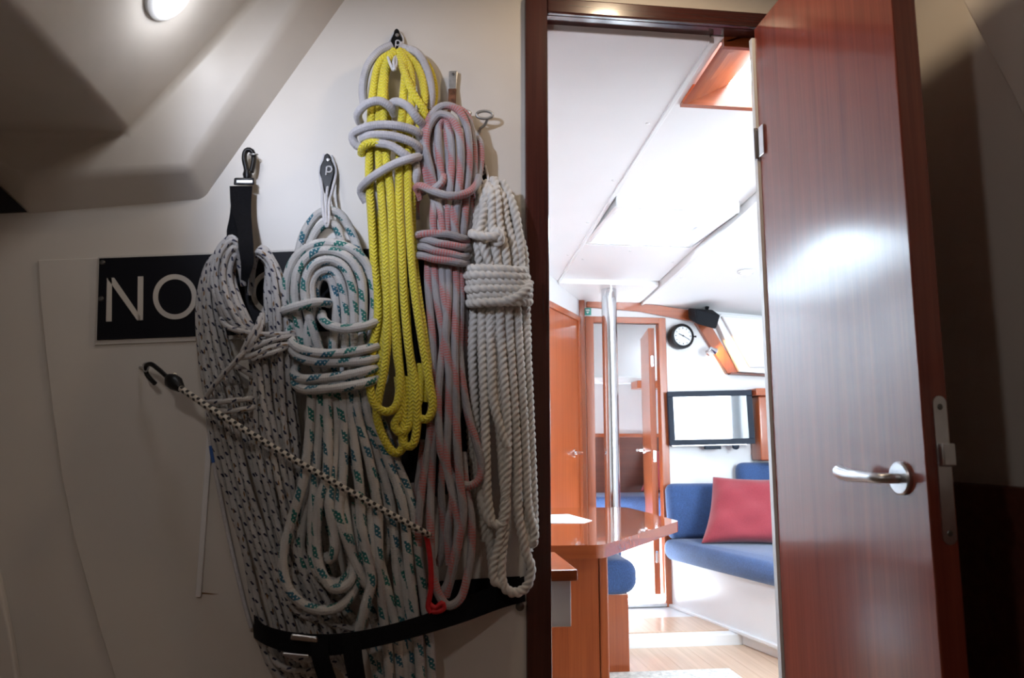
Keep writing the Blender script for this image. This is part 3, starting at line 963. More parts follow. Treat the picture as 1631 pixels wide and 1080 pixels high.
for c in ([(449, 497, .075), (452, 495, .10), (470, 489, .125), (500, 482, .125), (520, 482, .105), (524, 484, .08)],
          [(513, 500, .085), (514, 508, .11), (524, 518, .125), (550, 524, .128), (580, 520, .12), (598, 514, .095)],
          [(463, 515, .08), (461, 535, .10), (474, 554, .118), (500, 562, .126), (540, 563, .128), (580, 557, .12), (600, 552, .095)],
          [(460, 528, .075), (463, 552, .10), (478, 569, .116), (510, 577, .122), (550, 577, .122), (585, 574, .115), (602, 570, .09)],
          [(474, 585, .07), (468, 594, .095), (478, 603, .115), (510, 603, .122), (550, 598, .122), (585, 590, .115), (600, 586, .09)],
          [(474, 602, .075), (470, 611, .10), (484, 620, .117), (515, 620, .124), (550, 616, .124), (585, 609, .117), (602, 603, .09)]):
    strand('turn', c, rB, 'rope_green', B)
# hanging strands below the turns
hang = [(492, 470, 438, .10), (504, 494, 462, .088), (518, 520, 505, .10), (530, 545, 540, .085), (544, 560, 560, .095), (556, 586, 585, .085), (566, 600, 612, .095), (575, 622, 640, .08), (582, 640, 662, .09), (588, 655, 680, .075)]
for i, (xa, xb, xc, o) in enumerate(hang):
    if i == 0:
        c = [(495, 600, .08), (496, 640, .10), (492, 700, .102), (482, 770, .104), (464, 830, .106), (451, 890, .108), (458, 935, .108), (482, 962, .108), (518, 972, .108), (548, 962, .106), (566, 935, .10), (575, 890, .09), (570, 820, .08)]
    elif i == 1:
        c = [(506, 600, .08), (510, 640, .095), (506, 720, .098), (500, 790, .10), (497, 850, .10), (502, 905, .10), (520, 925, .10), (540, 928, .10), (556, 915, .095), (566, 880, .09), (566, 800, .08)]
    elif i == 2:
        c = [(520, 600, .08), (522, 660, .105), (520, 760, .108), (508, 800, .11), (504, 860, .11), (512, 912, .112), (533, 938, .112), (556, 930, .11), (564, 905, .105), (556, 850, .10), (545, 780, .09)]
    elif i == 3:
        c = [(532, 600, .08), (536, 680, .09), (530, 760, .10), (524, 800, .11), (530, 840, .112), (533, 878, .112), (524, 892, .10), (518, 885, .09)]
    elif i == 4:
        c = [(545, 600, .08), (548, 680, .095), (546, 760, .10), (540, 820, .108), (556, 870, .11), (575, 915, .108), (588, 935, .10), (592, 880, .095), (590, 800, .09)]
    elif i == 5:
        c = [(556, 600, .08), (562, 680, .095), (572, 770, .10), (576, 840, .105), (588, 900, .112), (592, 925, .112), (582, 965, .112), (572, 1005, .105), (566, 1040, .09)]
    else:
        c = [(xa, 600, .07), (xa + 4, 660, o), ((xa + xb) / 2 + 2, 720, o), (xb, 800, o), (xb + (xc - xb) * .45 + jit(3), 900, o), (xc, 990, o - .01), (xc + 6, 1040, o - .01), (xc + 8, 1110, o - .015)]
    strand('strand', c, rB, 'rope_green', B)
for c in ([(512, 610, .06), (516, 700, .07), (490, 800, .075), (478, 880, .08), (486, 915, .08)],
          [(540, 610, .06), (556, 700, .07), (580, 800, .075), (606, 900, .085), (630, 1000, .08), (640, 1110, .07)],
          [(560, 610, .065), (585, 700, .065), (612, 790, .07), (632, 880, .075), (650, 960, .075), (655, 1110, .06)],
          [(590, 620, .06), (618, 700, .06), (644, 780, .06), (652, 850, .065), (648, 900, .065), (655, 960, .06)],
          [(570, 620, .06), (600, 720, .06), (622, 800, .06), (618, 870, .06), (606, 900, .06), (600, 860, .06)],
          [(600, 940, .055), (618, 960, .06), (640, 955, .06), (650, 930, .055)],
          [(520, 620, .05), (540, 760, .05), (560, 900, .05), (600, 1000, .05), (610, 1100, .05)],
          [(500, 620, .05), (512, 760, .045), (520, 860, .045), (545, 960, .045), (590, 1030, .045), (605, 1110, .045)]):
    strand('strand', c, rB, 'rope_green', B)

# ---------------------------------------------------------- C: yellow braid with a grey chafe cover
rC = 0.0098
C_ = thing('rope_coil', 'bright yellow braided rope coil bound with grey covered rope', 'rope', W(640, 720), 'coiled ropes hung on the bulkhead')
yel = [
    [(628, 82, .06), (606, 98, .062), (594, 150, .075), (590, 210, .085), (588, 280, .088), (592, 350, .09), (596, 420, .09), (602, 500, .092), (593, 560, .10), (589, 612, .104), (598, 646, .106), (616, 656, .108), (630, 648, .108), (637, 615, .106), (634, 560, .10), (628, 480, .095), (622, 400, .09)],
    [(630, 84, .06), (616, 100, .068), (607, 150, .08), (603, 210, .09), (606, 290, .095), (612, 370, .098), (616, 450, .10), (617, 530, .104), (612, 590, .106), (604, 628, .104), (600, 660, .10), (612, 700, .098), (630, 722, .098), (642, 712, .095), (640, 660, .09), (634, 600, .085)],
    [(628, 80, .06), (616, 104, .07), (611, 160, .088), (613, 230, .095), (622, 310, .10), (626, 400, .102), (628, 480, .10), (632, 560, .10), (640, 620, .10), (636, 660, .10), (628, 678, .10), (640, 690, .102), (652, 676, .10), (657, 620, .098), (650, 540, .095), (645, 460, .09)],
    [(634, 82, .06), (644, 100, .072), (642, 160, .088), (637, 230, .095), (636, 320, .10), (640, 400, .10), (644, 480, .10), (652, 560, .104), (662, 620, .104), (664, 680, .104), (656, 710, .104), (643, 708, .10), (645, 660, .095), (648, 600, .09)],
    [(636, 80, .06), (652, 108, .072), (656, 150, .085), (650, 220, .09), (650, 310, .095), (654, 390, .098), (660, 460, .10), (672, 540, .104), (684, 610, .106), (689, 650, .106), (680, 668, .106), (664, 662, .102), (668, 630, .10), (670, 580, .09)],
    [(640, 82, .055), (664, 105, .06), (676, 150, .07), (668, 200, .075), (658, 260, .08), (656, 330, .082), (658, 400, .085), (666, 470, .09), (676, 540, .092), (682, 600, .092), (676, 640, .09)],
    [(636, 92, .066), (646, 120, .088), (660, 152, .092), (676, 178, .085), (674, 200, .07)],
    [(650, 82, .035), (676, 98, .035), (690, 130, .038), (690, 165, .045), (678, 195, .05)],
    [(622, 90, .05), (612, 130, .055), (618, 200, .06), (612, 280, .065), (604, 350, .07), (606, 430, .075), (614, 500, .08), (608, 560, .09), (600, 600, .092), (606, 620, .09)],
]
for c in yel:
    strand('strand', c, rC, 'rope_yellow', C_)
rG = 0.0105
for c in ([(580, 170, .05), (578, 140, .05), (586, 105, .05), (604, 82, .05), (624, 72, .048)],
          [(640, 76, .05), (664, 84, .056), (680, 112, .06), (687, 150, .06), (684, 175, .05)]):
    strand('cover_loop', c, rG, 'rope_grey', C_)
for c in ([(573, 195, .07), (570, 182, .095), (584, 166, .115), (604, 161, .12), (621, 170, .112), (628, 182, .09)],
          [(620, 168, .095), (632, 162, .112), (650, 170, .118), (664, 188, .112), (674, 200, .09), (672, 212, .07)],
          [(586, 238, .09), (566, 230, .092), (562, 215, .098), (580, 204, .116), (610, 199, .122), (645, 203, .122), (666, 212, .105), (668, 222, .08)],
          [(576, 222, .10), (590, 216, .118), (620, 216, .124), (650, 224, .122), (666, 234, .105), (668, 244, .08)],
          [(600, 228, .118), (622, 232, .124), (645, 246, .122), (658, 256, .105)],
          [(584, 322, .075), (575, 304, .085), (584, 290, .108), (606, 274, .118), (632, 260, .122), (656, 252, .118), (667, 250, .095)],
          [(660, 260, .085), (664, 275, .09), (660, 292, .08)]):
    strand('cover_turn', c, rG, 'rope_grey', C_)
strand('turn', [(576, 246, .085), (578, 234, .105), (592, 227, .117), (604, 228, .12)], rC, 'rope_yellow', C_)
strand('cover_strand', [(594, 170, .07), (591, 220, .07), (598, 300, .075), (597, 370, .07)], 0.0085, 'rope_grey', C_)

# ---------------------------------------------------------- D: grey and red line
rD = 0.0094
D = thing('rope_coil', 'grey rope coil with faded red ticks, hung from steel strip', 'rope', W(712, 960), 'coiled ropes hung on the bulkhead')
for c in ([(692, 320, .07), (680, 285, .08), (674, 245, .085), (677, 210, .09), (690, 180, .092), (708, 168, .092), (728, 174, .092), (742, 198, .09), (747, 240, .088), (744, 300, .085), (738, 360, .08), (732, 400, .06)],
          [(694, 310, .08), (686, 270, .092), (678, 232, .098), (684, 200, .102), (700, 182, .104), (716, 186, .104), (729, 205, .102), (734, 250, .10), (730, 310, .095), (724, 370, .085), (720, 410, .06)],
          [(705, 310, .08), (703, 280, .088), (700, 250, .092), (698, 220, .094), (700, 198, .092), (708, 190, .092), (716, 210, .094), (720, 250, .095), (716, 310, .09), (712, 370, .082), (708, 410, .06)],
          [(690, 300, .06), (694, 260, .075), (691, 230, .078), (690, 200, .07)],
          [(703, 200, .075), (710, 200, .085), (713, 230, .085), (714, 280, .08), (708, 340, .075), (702, 400, .06)],
          [(728, 172, .07), (742, 182, .07), (752, 215, .07), (755, 260, .07), (752, 320, .065), (744, 380, .06)],
          [(752, 225, .05), (762, 222, .052), (766, 242, .052), (764, 270, .055), (757, 300, .06), (752, 340, .055)],
          [(692, 318, .075), (690, 350, .085), (692, 385, .08), (690, 420, .06)],
          [(697, 320, .08), (704, 350, .088), (702, 390, .085), (700, 420, .06)],
          [(716, 315, .08), (722, 345, .09), (727, 390, .08), (726, 420, .06)],
          [(685, 305, .08), (694, 300, .095), (704, 290, .10), (706, 280, .088)],
          [(663, 350, .05), (662, 325, .06), (668, 308, .07), (676, 304, .065)]):
    strand('strand', c, rD, 'rope_pink', D)
strand('turn', [(668, 318, .07), (662, 302, .085), (668, 296, .10), (690, 305, .118), (716, 312, .12), (745, 307, .11), (760, 292, .09), (762, 282, .07)], rD, 'rope_pink', D)
for x0, x1, y0, y1 in ((662, 744, 376, 382), (672, 745, 381, 393), (668, 744, 393, 408), (664, 743, 407, 418)):
    wrap('turn', x0, x1, y0, y1, -6 if y0 < 380 else 2, .105, .04, rD, 'rope_pink', D)
for c in ([(682, 415, .07), (682, 450, .08), (686, 500, .085), (690, 560, .085), (688, 640, .085), (684, 700, .085), (672, 780, .085), (666, 850, .08), (668, 900, .07)],
          [(692, 415, .075), (694, 460, .085), (702, 510, .09), (706, 545, .088), (700, 600, .08), (692, 680, .082), (688, 740, .085), (686, 830, .088), (688, 900, .09), (698, 945, .092), (714, 965, .095), (732, 955, .095), (744, 920, .095), (751, 870, .094), (750, 820, .092), (742, 780, .088), (738, 720, .08)],
          [(704, 415, .08), (706, 460, .09), (712, 520, .095), (704, 570, .096), (698, 640, .096), (700, 690, .098), (706, 730, .098), (718, 755, .095), (722, 790, .09), (714, 840, .085), (716, 900, .08)],
          [(714, 415, .08), (714, 470, .09), (710, 540, .10), (716, 600, .10), (714, 680, .10), (712, 740, .102), (722, 790, .10), (730, 840, .10), (722, 895, .096), (712, 932, .086), (702, 946, .078)],
          [(726, 415, .075), (726, 480, .085), (724, 560, .095), (726, 640, .10), (728, 700, .105), (733, 770, .106), (738, 820, .105), (729, 870, .10), (720, 915, .092), (710, 950, .082)],
          [(734, 415, .07), (734, 480, .075), (732, 560, .08), (738, 620, .085), (748, 670, .09), (760, 710, .092), (767, 740, .095), (762, 765, .096), (746, 774, .096), (730, 768, .096), (716, 752, .096), (706, 730, .09), (696, 700, .08)],
          [(686, 420, .055), (690, 520, .06), (702, 600, .06), (716, 680, .06), (724, 740, .06), (722, 800, .06)],
          [(676, 700, .06), (668, 760, .06), (660, 800, .055), (654, 770, .05)],
          [(712, 640, .05), (706, 720, .055), (702, 780, .062), (706, 830, .066), (704, 880, .066), (698, 900, .06)],
          [(734, 440, .05), (742, 520, .05), (738, 600, .05), (728, 660, .05), (720, 720, .05)]):
    strand('strand', c, rD, 'rope_pink', D)

# ---------------------------------------------------------- E: white three strand rope
rE = 0.0106
E_ = thing('rope_coil', 'white three-strand twisted rope coil beside the door frame', 'rope', W(800, 940), 'coiled ropes hung on the bulkhead')
for k in range(7):
    t = k / 6
    o = .05 + .035 * math.sin(t * 3.1)
    xt = 758 + 48 * t
    c = [(772 + 6 * t, 292 + abs(t - .5) * 14, .045), (xt, 305 + 8 * abs(t - .3), o), (748 + 70 * t, 350, o), (746 + 88 * t, 400, o), (752 + 84 * t, 440, o - .01), (754 + 84 * t, 490, o), (756 + 84 * t, 560, o)]
    strand('strand', c, rE, 'rope_laid', E_, lay=True)
for c in ([(786, 285, .06), (790, 300, .075), (783, 340, .085), (788, 390, .085), (796, 430, .07)],
          [(800, 290, .06), (816, 325, .07), (826, 370, .072), (830, 430, .06)],
          [(760, 300, .07), (770, 330, .085), (764, 370, .09), (772, 400, .09), (782, 425, .08)]):
    strand('strand', c, rE, 'rope_laid', E_, lay=True)
wrap('turn', 752, 796, 372, 374, 4, .11, .05, rE, 'rope_laid', E_, lay=True)
strand('turn', [(790, 366, .10), (796, 372, .105), (796, 384, .10), (788, 390, .09)], rE, 'rope_laid', E_, lay=True)
for i in range(6):
    y0 = 428 + i * 11
    wrap('turn', 746 - (3 if i % 2 else 0) + i, 836 + min(6, i * 2), y0, y0 + 4 - i * 1.2, -1, .108 + .003 * (i % 2), .025, rE, 'rope_laid', E_, lay=True)
strand('turn', [(800, 480, .112), (822, 474, .118), (838, 462, .112), (843, 450, .09)], rE, 'rope_laid', E_, lay=True)
loops = [
    [(756, 480, .06), (752, 560, .065), (756, 650, .068), (762, 740, .07), (768, 800, .08), (780, 830, .085), (798, 836, .088), (806, 815, .088), (802, 760, .086), (796, 680, .082), (790, 600, .08), (786, 480, .07)],
    [(768, 480, .075), (768, 560, .085), (772, 650, .09), (774, 720, .09), (776, 790, .088), (782, 830, .086)],
    [(778, 480, .075), (782, 560, .09), (786, 640, .094), (800, 690, .094), (808, 712, .094)],
    [(796, 480, .08), (800, 570, .088), (806, 650, .09), (808, 720, .09), (805, 790, .088), (796, 860, .086), (786, 900, .085), (788, 925, .085), (800, 930, .085)],
    [(808, 480, .075), (814, 570, .08), (820, 660, .08), (824, 740, .08), (826, 820, .08), (838, 880, .08), (846, 905, .08), (838, 935, .08), (820, 944, .082), (804, 936, .084), (798, 905, .084), (802, 860, .08), (806, 800, .075), (800, 740, .07)],
    [(822, 480, .07), (828, 570, .072), (834, 660, .072), (838, 740, .072), (842, 810, .072), (851, 850, .075), (848, 866, .075), (840, 858, .07), (832, 800, .06)],
    [(834, 480, .055), (840, 570, .058), (845, 680, .06), (849, 780, .062), (851, 850, .062)],
    [(762, 480, .045), (764, 600, .045), (770, 720, .045), (776, 820, .045), (782, 880, .05), (786, 915, .055)],
    [(750, 490, .04), (748, 600, .04), (752, 720, .04), (762, 800, .04), (772, 860, .045), (768, 830, .05)],
    [(812, 490, .045), (816, 600, .045), (822, 720, .045), (828, 820, .045), (842, 880, .05)],
]
for c in loops:
    strand('strand', c, rE, 'rope_laid', E_, lay=True)

# ================================================================== HOOKS AND SMALL FITTINGS
def fairlead(px, py, s, label, cords):
    """small black pear shaped hanger with a pale mark, and its doubled white cord"""
    c = W(px, py, 0.0)
    t = thing('rope_hanger', label, 'hook', c, 'black rope hangers with white cord')
    prof = [(0, 22), (4, 19), (5, 13), (9.5, 4), (10.5, -5), (8.5, -14), (5.5, -24), (4.5, -31), (2, -34)]
    pts = [(x, y) for x, y in prof] + [(-x, y) for x, y in prof[::-1] if x]
    body = [W(px + x * s, py - y * s, 0.006) for x, y in pts]
    bd = MB().prism(body, (0, -0.014, 0)).build('body', 'black', t, bevel=0.003)
    ring = [W(px + 1.5 * s + 4.2 * s * math.cos(a), py - 2 * s - 4.2 * s * math.sin(a), 0.0215) for a in [2 * math.pi * k / 14 - 2.6 for k in range(12)]]
    ring += [W(px - 2.3 * s, py + 6 * s, 0.0215)]
    MB().tube(ring, 0.0018 * s, 6).build('mark', 'cord_white', bd)
    MB().lathe([(0, 0), (0.005, 0), (0.0035, 0.002), (0, 0.0025)], W(px + 0.5 * s, py - 15 * s, 0.020), (0, -1, 0), 12).build('screw', 'galv', bd)
    for cpts in cords:
        strand('cord', cpts, 0.0034, 'cord_white', t)
    return t


fairlead(522, 272, 1.15, 'black rope hanger holding the green-flecked coil by white cord',
         [[(517, 246, .008), (510, 270, .010), (513, 300, .030), (514, 330, .07), (517, 352, .088), (521, 362, .088), (524, 350, .085), (524, 325, .07), (530, 300, .030), (535, 272, .010), (528, 248, .008)],
          [(522, 298, .020), (520, 315, .05), (519, 335, .078), (520, 356, .09)]])
fairlead(632, 70, 0.95, 'black rope hanger holding the yellow coil, highest on the wall',
         [[(628, 52, .008), (621, 66, .012), (618, 84, .05), (620, 98, .085), (627, 112, .088), (631, 104, .085), (632, 92, .07), (640, 76, .03), (642, 62, .010), (637, 52, .008)],
          [(640, 68, .02), (631, 88, .06), (627, 98, .086), (629, 112, .09)]])
fairlead(767, 276, 0.95, 'black rope hanger holding the twisted white coil near the door',
         [[(769, 266, .02), (763, 275, .03), (769, 290, .06), (776, 302, .07)], [(773, 264, .02), (776, 276, .03), (779, 292, .06)]])

# snap hook and webbing sling of the blue-flecked coil
sh = thing('webbing_strap', 'black webbing strap with plastic snap hook holding the blue-flecked coil', 'strap', W(392, 240), None)
hk = [(394, 284, .03), (392, 268, .03), (389, 252, .03), (392, 240, .028), (399, 239, .026), (404, 248, .026), (403, 262, .028), (400, 274, .03)]
strand('snap_hook', hk, 0.0062, 'black', sh)
MB().lathe([(0, -.012), (0.009, -.012), (0.011, -.004), (0.008, .008), (0, .009)], W(394, 281, .032), (0, 0, -1), 16).build('swivel', 'black', sh)
MB().hexa([W(372, 295, .028), W(405, 295, .028), W(405, 295, .040), W(372, 295, .040), W(373, 283, .028), W(405, 283, .028), W(405, 283, .040), W(373, 283, .040)]).build('buckle', 'black', sh, bevel=0.003)
MB().hexa([W(377, 291, .040), W(402, 291, .040), W(402, 291, .043), W(377, 291, .043), W(377, 287, .040), W(402, 287, .040), W(402, 287, .043), W(377, 287, .043)]).build('buckle_bar', 'galv', sh)


def ribbon(name, rows, mat, parent, th=0.0022, sub=6):
    """rows: (px, py, off) pairs for the two edges of a strap"""
    L = spline([W(*a) for a, b in rows], 0.012)
    Rr = spline([W(*b) for a, b in rows], 0.012)
    n = max(len(L), len(Rr), 2)
    def res(l):
        return [l[0].lerp(l[0], 0) if n == 1 else l[min(len(l) - 1, int(i * (len(l) - 1) / (n - 1)))].lerp(l[min(len(l) - 1, int(i * (len(l) - 1) / (n - 1)) + 1)], (i * (len(l) - 1) / (n - 1)) % 1) for i in range(n)]
    L, Rr = res(L), res(Rr)
    rings = []
    for i in range(n):
        t = (L[min(n - 1, i + 1)] - L[max(0, i - 1)])
        w = Rr[i] - L[i]
        nn = t.cross(w)
        nn = nn.normalized() * th if nn.length > 1e-9 else Vector((0, th, 0))
        rings.append([L[i], Rr[i], Rr[i] + nn, L[i] + nn])
    return MB().loft(rings).build(name, mat, parent)


ribbon('webbing', [((366, 297, .034), (402, 297, .034)), ((368, 330, .045), (400, 330, .045)), ((378, 365, .08), (402, 368, .08)), ((380, 395, .112), (404, 395, .112)), ((384, 420, .118), (404, 420, .118)), ((384, 445, .105), (394, 450, .105))], 'webbing', sh)
ribbon('webbing', [((370, 297, .030), (398, 297, .030)), ((366, 345, .035), (384, 350, .035)), ((361, 376, .045), (382, 380, .045)), ((372, 400, .05), (396, 400, .05)), ((384, 430, .05), (398, 430, .05))], 'webbing', sh)
# the eye screw it hangs from
es = thing('screw_eye', 'small steel screw eye behind the black snap hook', 'hook', W(404, 246), 'screw eyes')
MB().tube([W(404, 246, -.004), W(404, 246, .022)], 0.003, 8).build('shank', 'galv', es)
strand('eye', [(404 + 6 * math.cos(a), 246, .028 + .009 * math.sin(a)) for a in [2 * math.pi * k / 10 for k in range(10)]], 0.0022, 'galv', es, closed=True)
for cx, cy, rx, ry, offc, lab in ((772, 183, 13, 6, .04, 'bare steel screw eye on the wall above the twisted white coil'), (740, 181, 9, 5, .035, 'bare steel screw eye half hidden behind the top of the red-ticked coil')):
    se = thing('screw_eye', lab, 'hook', W(cx, cy), 'screw eyes')
    strand('eye', [(cx + rx * math.cos(a), cy + ry * math.sin(a), offc) for a in [2 * math.pi * k / 14 for k in range(14)]], 0.0036, 'galv', se, closed=True)
    strand('shank', [(cx + rx * .4, cy + 6, offc), (cx, cy + 16, .02), (cx - 8, cy + 22, -.004)], 0.0036, 'galv', se)
ss = thing('steel_strip', 'flat galvanised steel strip with rusty lower half above the red-ticked coil', 'bracket', W(721, 115), None)
MB().hexa([W(714, 142, .012), W(727, 142, .012), W(727, 142, .018), W(714, 142, .018), W(715, 113, .012), W(729, 113, .012), W(729, 113, .018), W(715, 113, .018)]).build('plate', 'galv', ss, bevel=0.002)
MB().hexa([W(714, 172, .020), W(726, 172, .020), W(726, 172, .034), W(714, 172, .034), W(714, 141, .011), W(727, 141, .011), W(727, 141, .019), W(714, 141, .019)]).build('rusted_end', 'rusty', ss, bevel=0.002)
MB().lathe([(0, -.02), (0.004, -.018), (0.004, 0), (0, 0.001)], W(722, 118, .0185), (0, -1, 0), 12).build('screw', 'brass', ss)
strand('arm', [(720, 165, .025), (716, 176, .05), (712, 186, .085), (708, 190, .10)], 0.004, 'rusty', ss)

# sign board behind the ropes
sg = thing('sign_board', 'black rectangular sign with large white letters behind the ropes', 'sign', W(160, 548), None)
def sgp(px, py, off):
    return W(px, py, off)
S = [(157, 409), (748, 388), (748, 527), (152, 550)]
MB().prism([sgp(*p, .0062) for p in S], (0, -0.004, 0)).build('backing', 'sign_white', sg, bevel=0.001, seg=1)
Sb = [(159, 412), (746, 391), (746, 519), (155, 542)]
sgb = MB().prism([sgp(*p, .0102) for p in Sb], (0, -0.003, 0)).build('plate', 'sign_black', sg)
def letter(polys, name='letter'):
    mb = MB()
    for p in polys:
        mb.prism([sgp(*q, .0132) for q in p], (0, -0.0022, 0))
    return mb.build(name, 'sign_white', sgb)
letter([[(171, 443), (178.5, 442.7), (178, 512), (169.5, 512.3)],
        [(171, 443), (182, 442.5), (228, 510), (219, 510.5)],
        [(220, 440.8), (228.5, 440.5), (228, 510), (219.5, 510.4)]])
def ring_letter(cx, cy, rx, ry, w):
    mb = MB()
    n = 40
    def P(k, q):
        a = 2 * math.pi * k / n
        return sgp(cx + (rx - q) * math.cos(a), cy + (ry - q) * math.sin(a), .0132)
    d = Vector((0, -0.0022, 0))
    rings = [[P(k, 0), P(k, w), P(k, w) + d, P(k, 0) + d] for k in range(n)]
    mb.loft(rings + [rings[0]], caps=False)
    return mb.build('letter', 'sign_white', sgb)
ring_letter(279, 473, 35, 36, 8)
ring_letter(433, 466, 33, 35, 8)
for p in ((163, 418), (161, 476)):
    MB().lathe([(0, 0), (0.0062, 0), (0.0045, 0.0025), (0, 0.003)], W(*p, .0132), (0, -1, 0), 14).build('screw', 'brass', sgb)

# flat black sheet behind the coils
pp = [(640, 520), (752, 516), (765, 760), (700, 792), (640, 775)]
po = MB().prism([W(*p, .007) for p in pp], (0, -0.024, 0)).build('black_sheet', 'matt_black', bevel=0.010, seg=3)
tag(po, 'flat black sheet behind the yellow and red-ticked coils', 'pouch')

# bungee cord across the coils
bc = thing('bungee_cord', 'black and white bungee cord stretched diagonally across the coils', 'cord', W(680, 850), None)
bun = spline([W(284, 616, .105), W(345, 657, .135), W(470, 733, .140), W(600, 807, .138), W(672, 846, .128), W(684, 853, .11)], 0.005)
MB().tube(bun, 0.0066, 10).build('cord', 'bungee', bc)
strand('hook', [(282, 612, .10), (268, 602, .085), (252, 588, .07), (240, 580, .06), (233, 583, .05), (233, 594, .045), (240, 604, .045), (247, 611, .05)], 0.0052, 'black', bc)
pts = [W(268, 600, .088), W(273, 606, .092), W(280, 611, .098), W(288, 619, .106)]
MB().tube(pts, [0.009, 0.0165, 0.0165, 0.009], 14).build('clamp', 'black', bc)
MB().tube([W(276, 600, .085), W(279, 596, .092)], [0.007, 0.004], 10).build('clamp_screw', 'galv', bc)
se2 = thing('screw_eye', 'small steel screw eye holding the hook of the bungee cord', 'hook', W(225, 585), 'screw eyes')
MB().tube([W(222, 585, -.004), W(228, 585, .03), W(233, 585, .045)], 0.0035, 8).build('shank', 'galv', se2)
strand('eye', [(232 + 4 * math.cos(a), 585 + 7 * math.sin(a), .05) for a in [2 * math.pi * k / 10 for k in range(10)]], 0.002, 'galv', se2, closed=True)
rc = thing('red_line', 'thin bright red line hanging behind the red-ticked coil', 'cord', W(690, 975), None)
strand('line', [(678, 850, .104), (682, 868, .10), (686, 900, .10), (686, 940, .10), (682, 968, .10), (686, 976, .10)], 0.0058, 'red_cord', rc)
strand('end', [(684, 962, .098), (694, 968, .10), (704, 960, .102), (708, 968, .10), (698, 974, .10), (688, 974, .10)], 0.0055, 'red_cord', rc)
tl = thing('thin_cord', 'thin grey cord with a blue tape mark left of the coils', 'cord', W(400, 985), None)
strand('cord', [(329, 655, .014), (338, 720, .016), (351, 790, .018), (370, 880, .018), (389, 960, .018), (400, 1000, .016)], 0.0048, 'cord_white', tl)
strand('tape', [(336.6, 710, .0158), (338.7, 724, .0162), (341.2, 737, .0165)], 0.0056, 'blue_tape', tl)

# retaining strap across the foot of the coils
st = thing('retaining_strap', 'wide black webbing strap holding the coil ends to the wall', 'strap', W(410, 1000), None)
ribbon('webbing', [((402, 975, .005), (404, 1015, .005)), ((408, 985, .060), (410, 1020, .060)), ((425, 998, .110), (428, 1030, .110)), ((470, 1008, .130), (472, 1043, .130)), ((530, 1010, .135), (532, 1044, .135)), ((580, 1004, .135), (582, 1034, .135)),
                   ((640, 990, .125), (642, 1020, .125)), ((690, 974, .10), (692, 1006, .10)), ((740, 952, .07), (742, 990, .07)), ((800, 930, .03), (802, 968, .03)), ((835, 918, .009), (837, 958, .009))], 'webbing', st)
ribbon('webbing_end', [((650, 935, .02), (652, 985, .02)), ((700, 926, .018), (702, 978, .018)), ((760, 922, .012), (762, 966, .012)), ((828, 918, .008), (830, 962, .008))], 'webbing', st)
MB().lathe([(0, 0), (0.010, 0), (0.010, 0.003), (0.006, 0.006), (0, 0.007)], W(828, 966, .008), (0, -1, 0), 18).build('screw', 'brass', st)
MB().hexa([W(462, 1019, .135), W(506, 1024, .135), W(506, 1024, .146), W(462, 1019, .146), W(464, 1009, .135), W(506, 1014, .135), W(506, 1014, .146), W(464, 1009, .146)]).build('buckle', 'brushed', st, bevel=0.003)
MB().hexa([W(450, 1044, .128), W(492, 1048, .128), W(492, 1048, .136), W(450, 1044, .136), W(450, 1039, .128), W(492, 1043, .128), W(492, 1043, .136), W(450, 1039, .136)]).build('buckle', 'brushed', st, bevel=0.002)
ribbon('webbing_tail', [((494, 1018, .142), (522, 1018, .142)), ((496, 1045, .146), (524, 1043, .146)), ((506, 1080, .14), (534, 1075, .14)), ((520, 1125, .13), (552, 1120, .13))], 'webbing', st)
ribbon('webbing_tail', [((544, 1010, .140), (574, 1010, .140)), ((548, 1050, .142), (578, 1050, .142)), ((556, 1090, .138), (584, 1090, .138)), ((560, 1130, .13), (588, 1130, .13))], 'webbing', st)

# ================================================================== SALOON FURNITURE
def round_poly(p, rad, seg=6):
    """round the corners of a flat polygon (list of Vector, same z)"""
    out = []
    n = len(p)
    for i in range(n):
        a, b, c = p[i - 1], p[i], p[(i + 1) % n]
        r = min(rad, (a - b).length * .45, (c - b).length * .45)
        p0, p1 = b + (a - b).normalized() * r, b + (c - b).normalized() * r
        for k in range(seg + 1):
            t = k / seg
            out.append(p0 * (1 - t) ** 2 + b * 2 * t * (1 - t) + p1 * t * t)
    return out


def cushion(name, poly, z0, z1, rad, mat, parent):
    """soft block from a flat outline with generous rounded edges"""
    p = round_poly([Vector((x, y, 0)) for x, y in poly], rad, 5)
    c = sum(p, Vector()) / len(p)
    def inset(d, z):
        res = []
        for q_ in p:
            v = q_ - c
            res.append(c + v * (1 - d / max(v.length, .05)) + Vector((0, 0, z)))
        return res
    e = min(rad, (z1 - z0) * .5)
    rings = []
    for k in range(7):
        a = math.pi / 2 * k / 6
        rings.append(inset(e * (1 - math.sin(a)), z0 + e * (1 - math.cos(a))))
    for k in range(7):
        a = math.pi / 2 * k / 6
        rings.append(inset(e * (1 - math.cos(a)), z1 - e * (1 - math.sin(a))))
    rings.append(inset(e + .06, z1 + .008))
    return MB().loft(rings).build(name, mat, parent, smooth=R(80))


def lean_cushion(name, origin, ux, uz, un, w, h, d, rad, mat, parent):
    """upright cushion: width along ux, height along uz, thickness along un"""
    o = cushion(name, [(0, 0), (w, 0), (w, h), (0, h)], 0, d, rad, mat, parent)
    mw = Matrix((Vector(ux).normalized(), Vector(uz).normalized(), Vector(un).normalized())).transposed().to_4x4()
    mw.translation = Vector(origin)
    o.data.transform(mw)
    return o


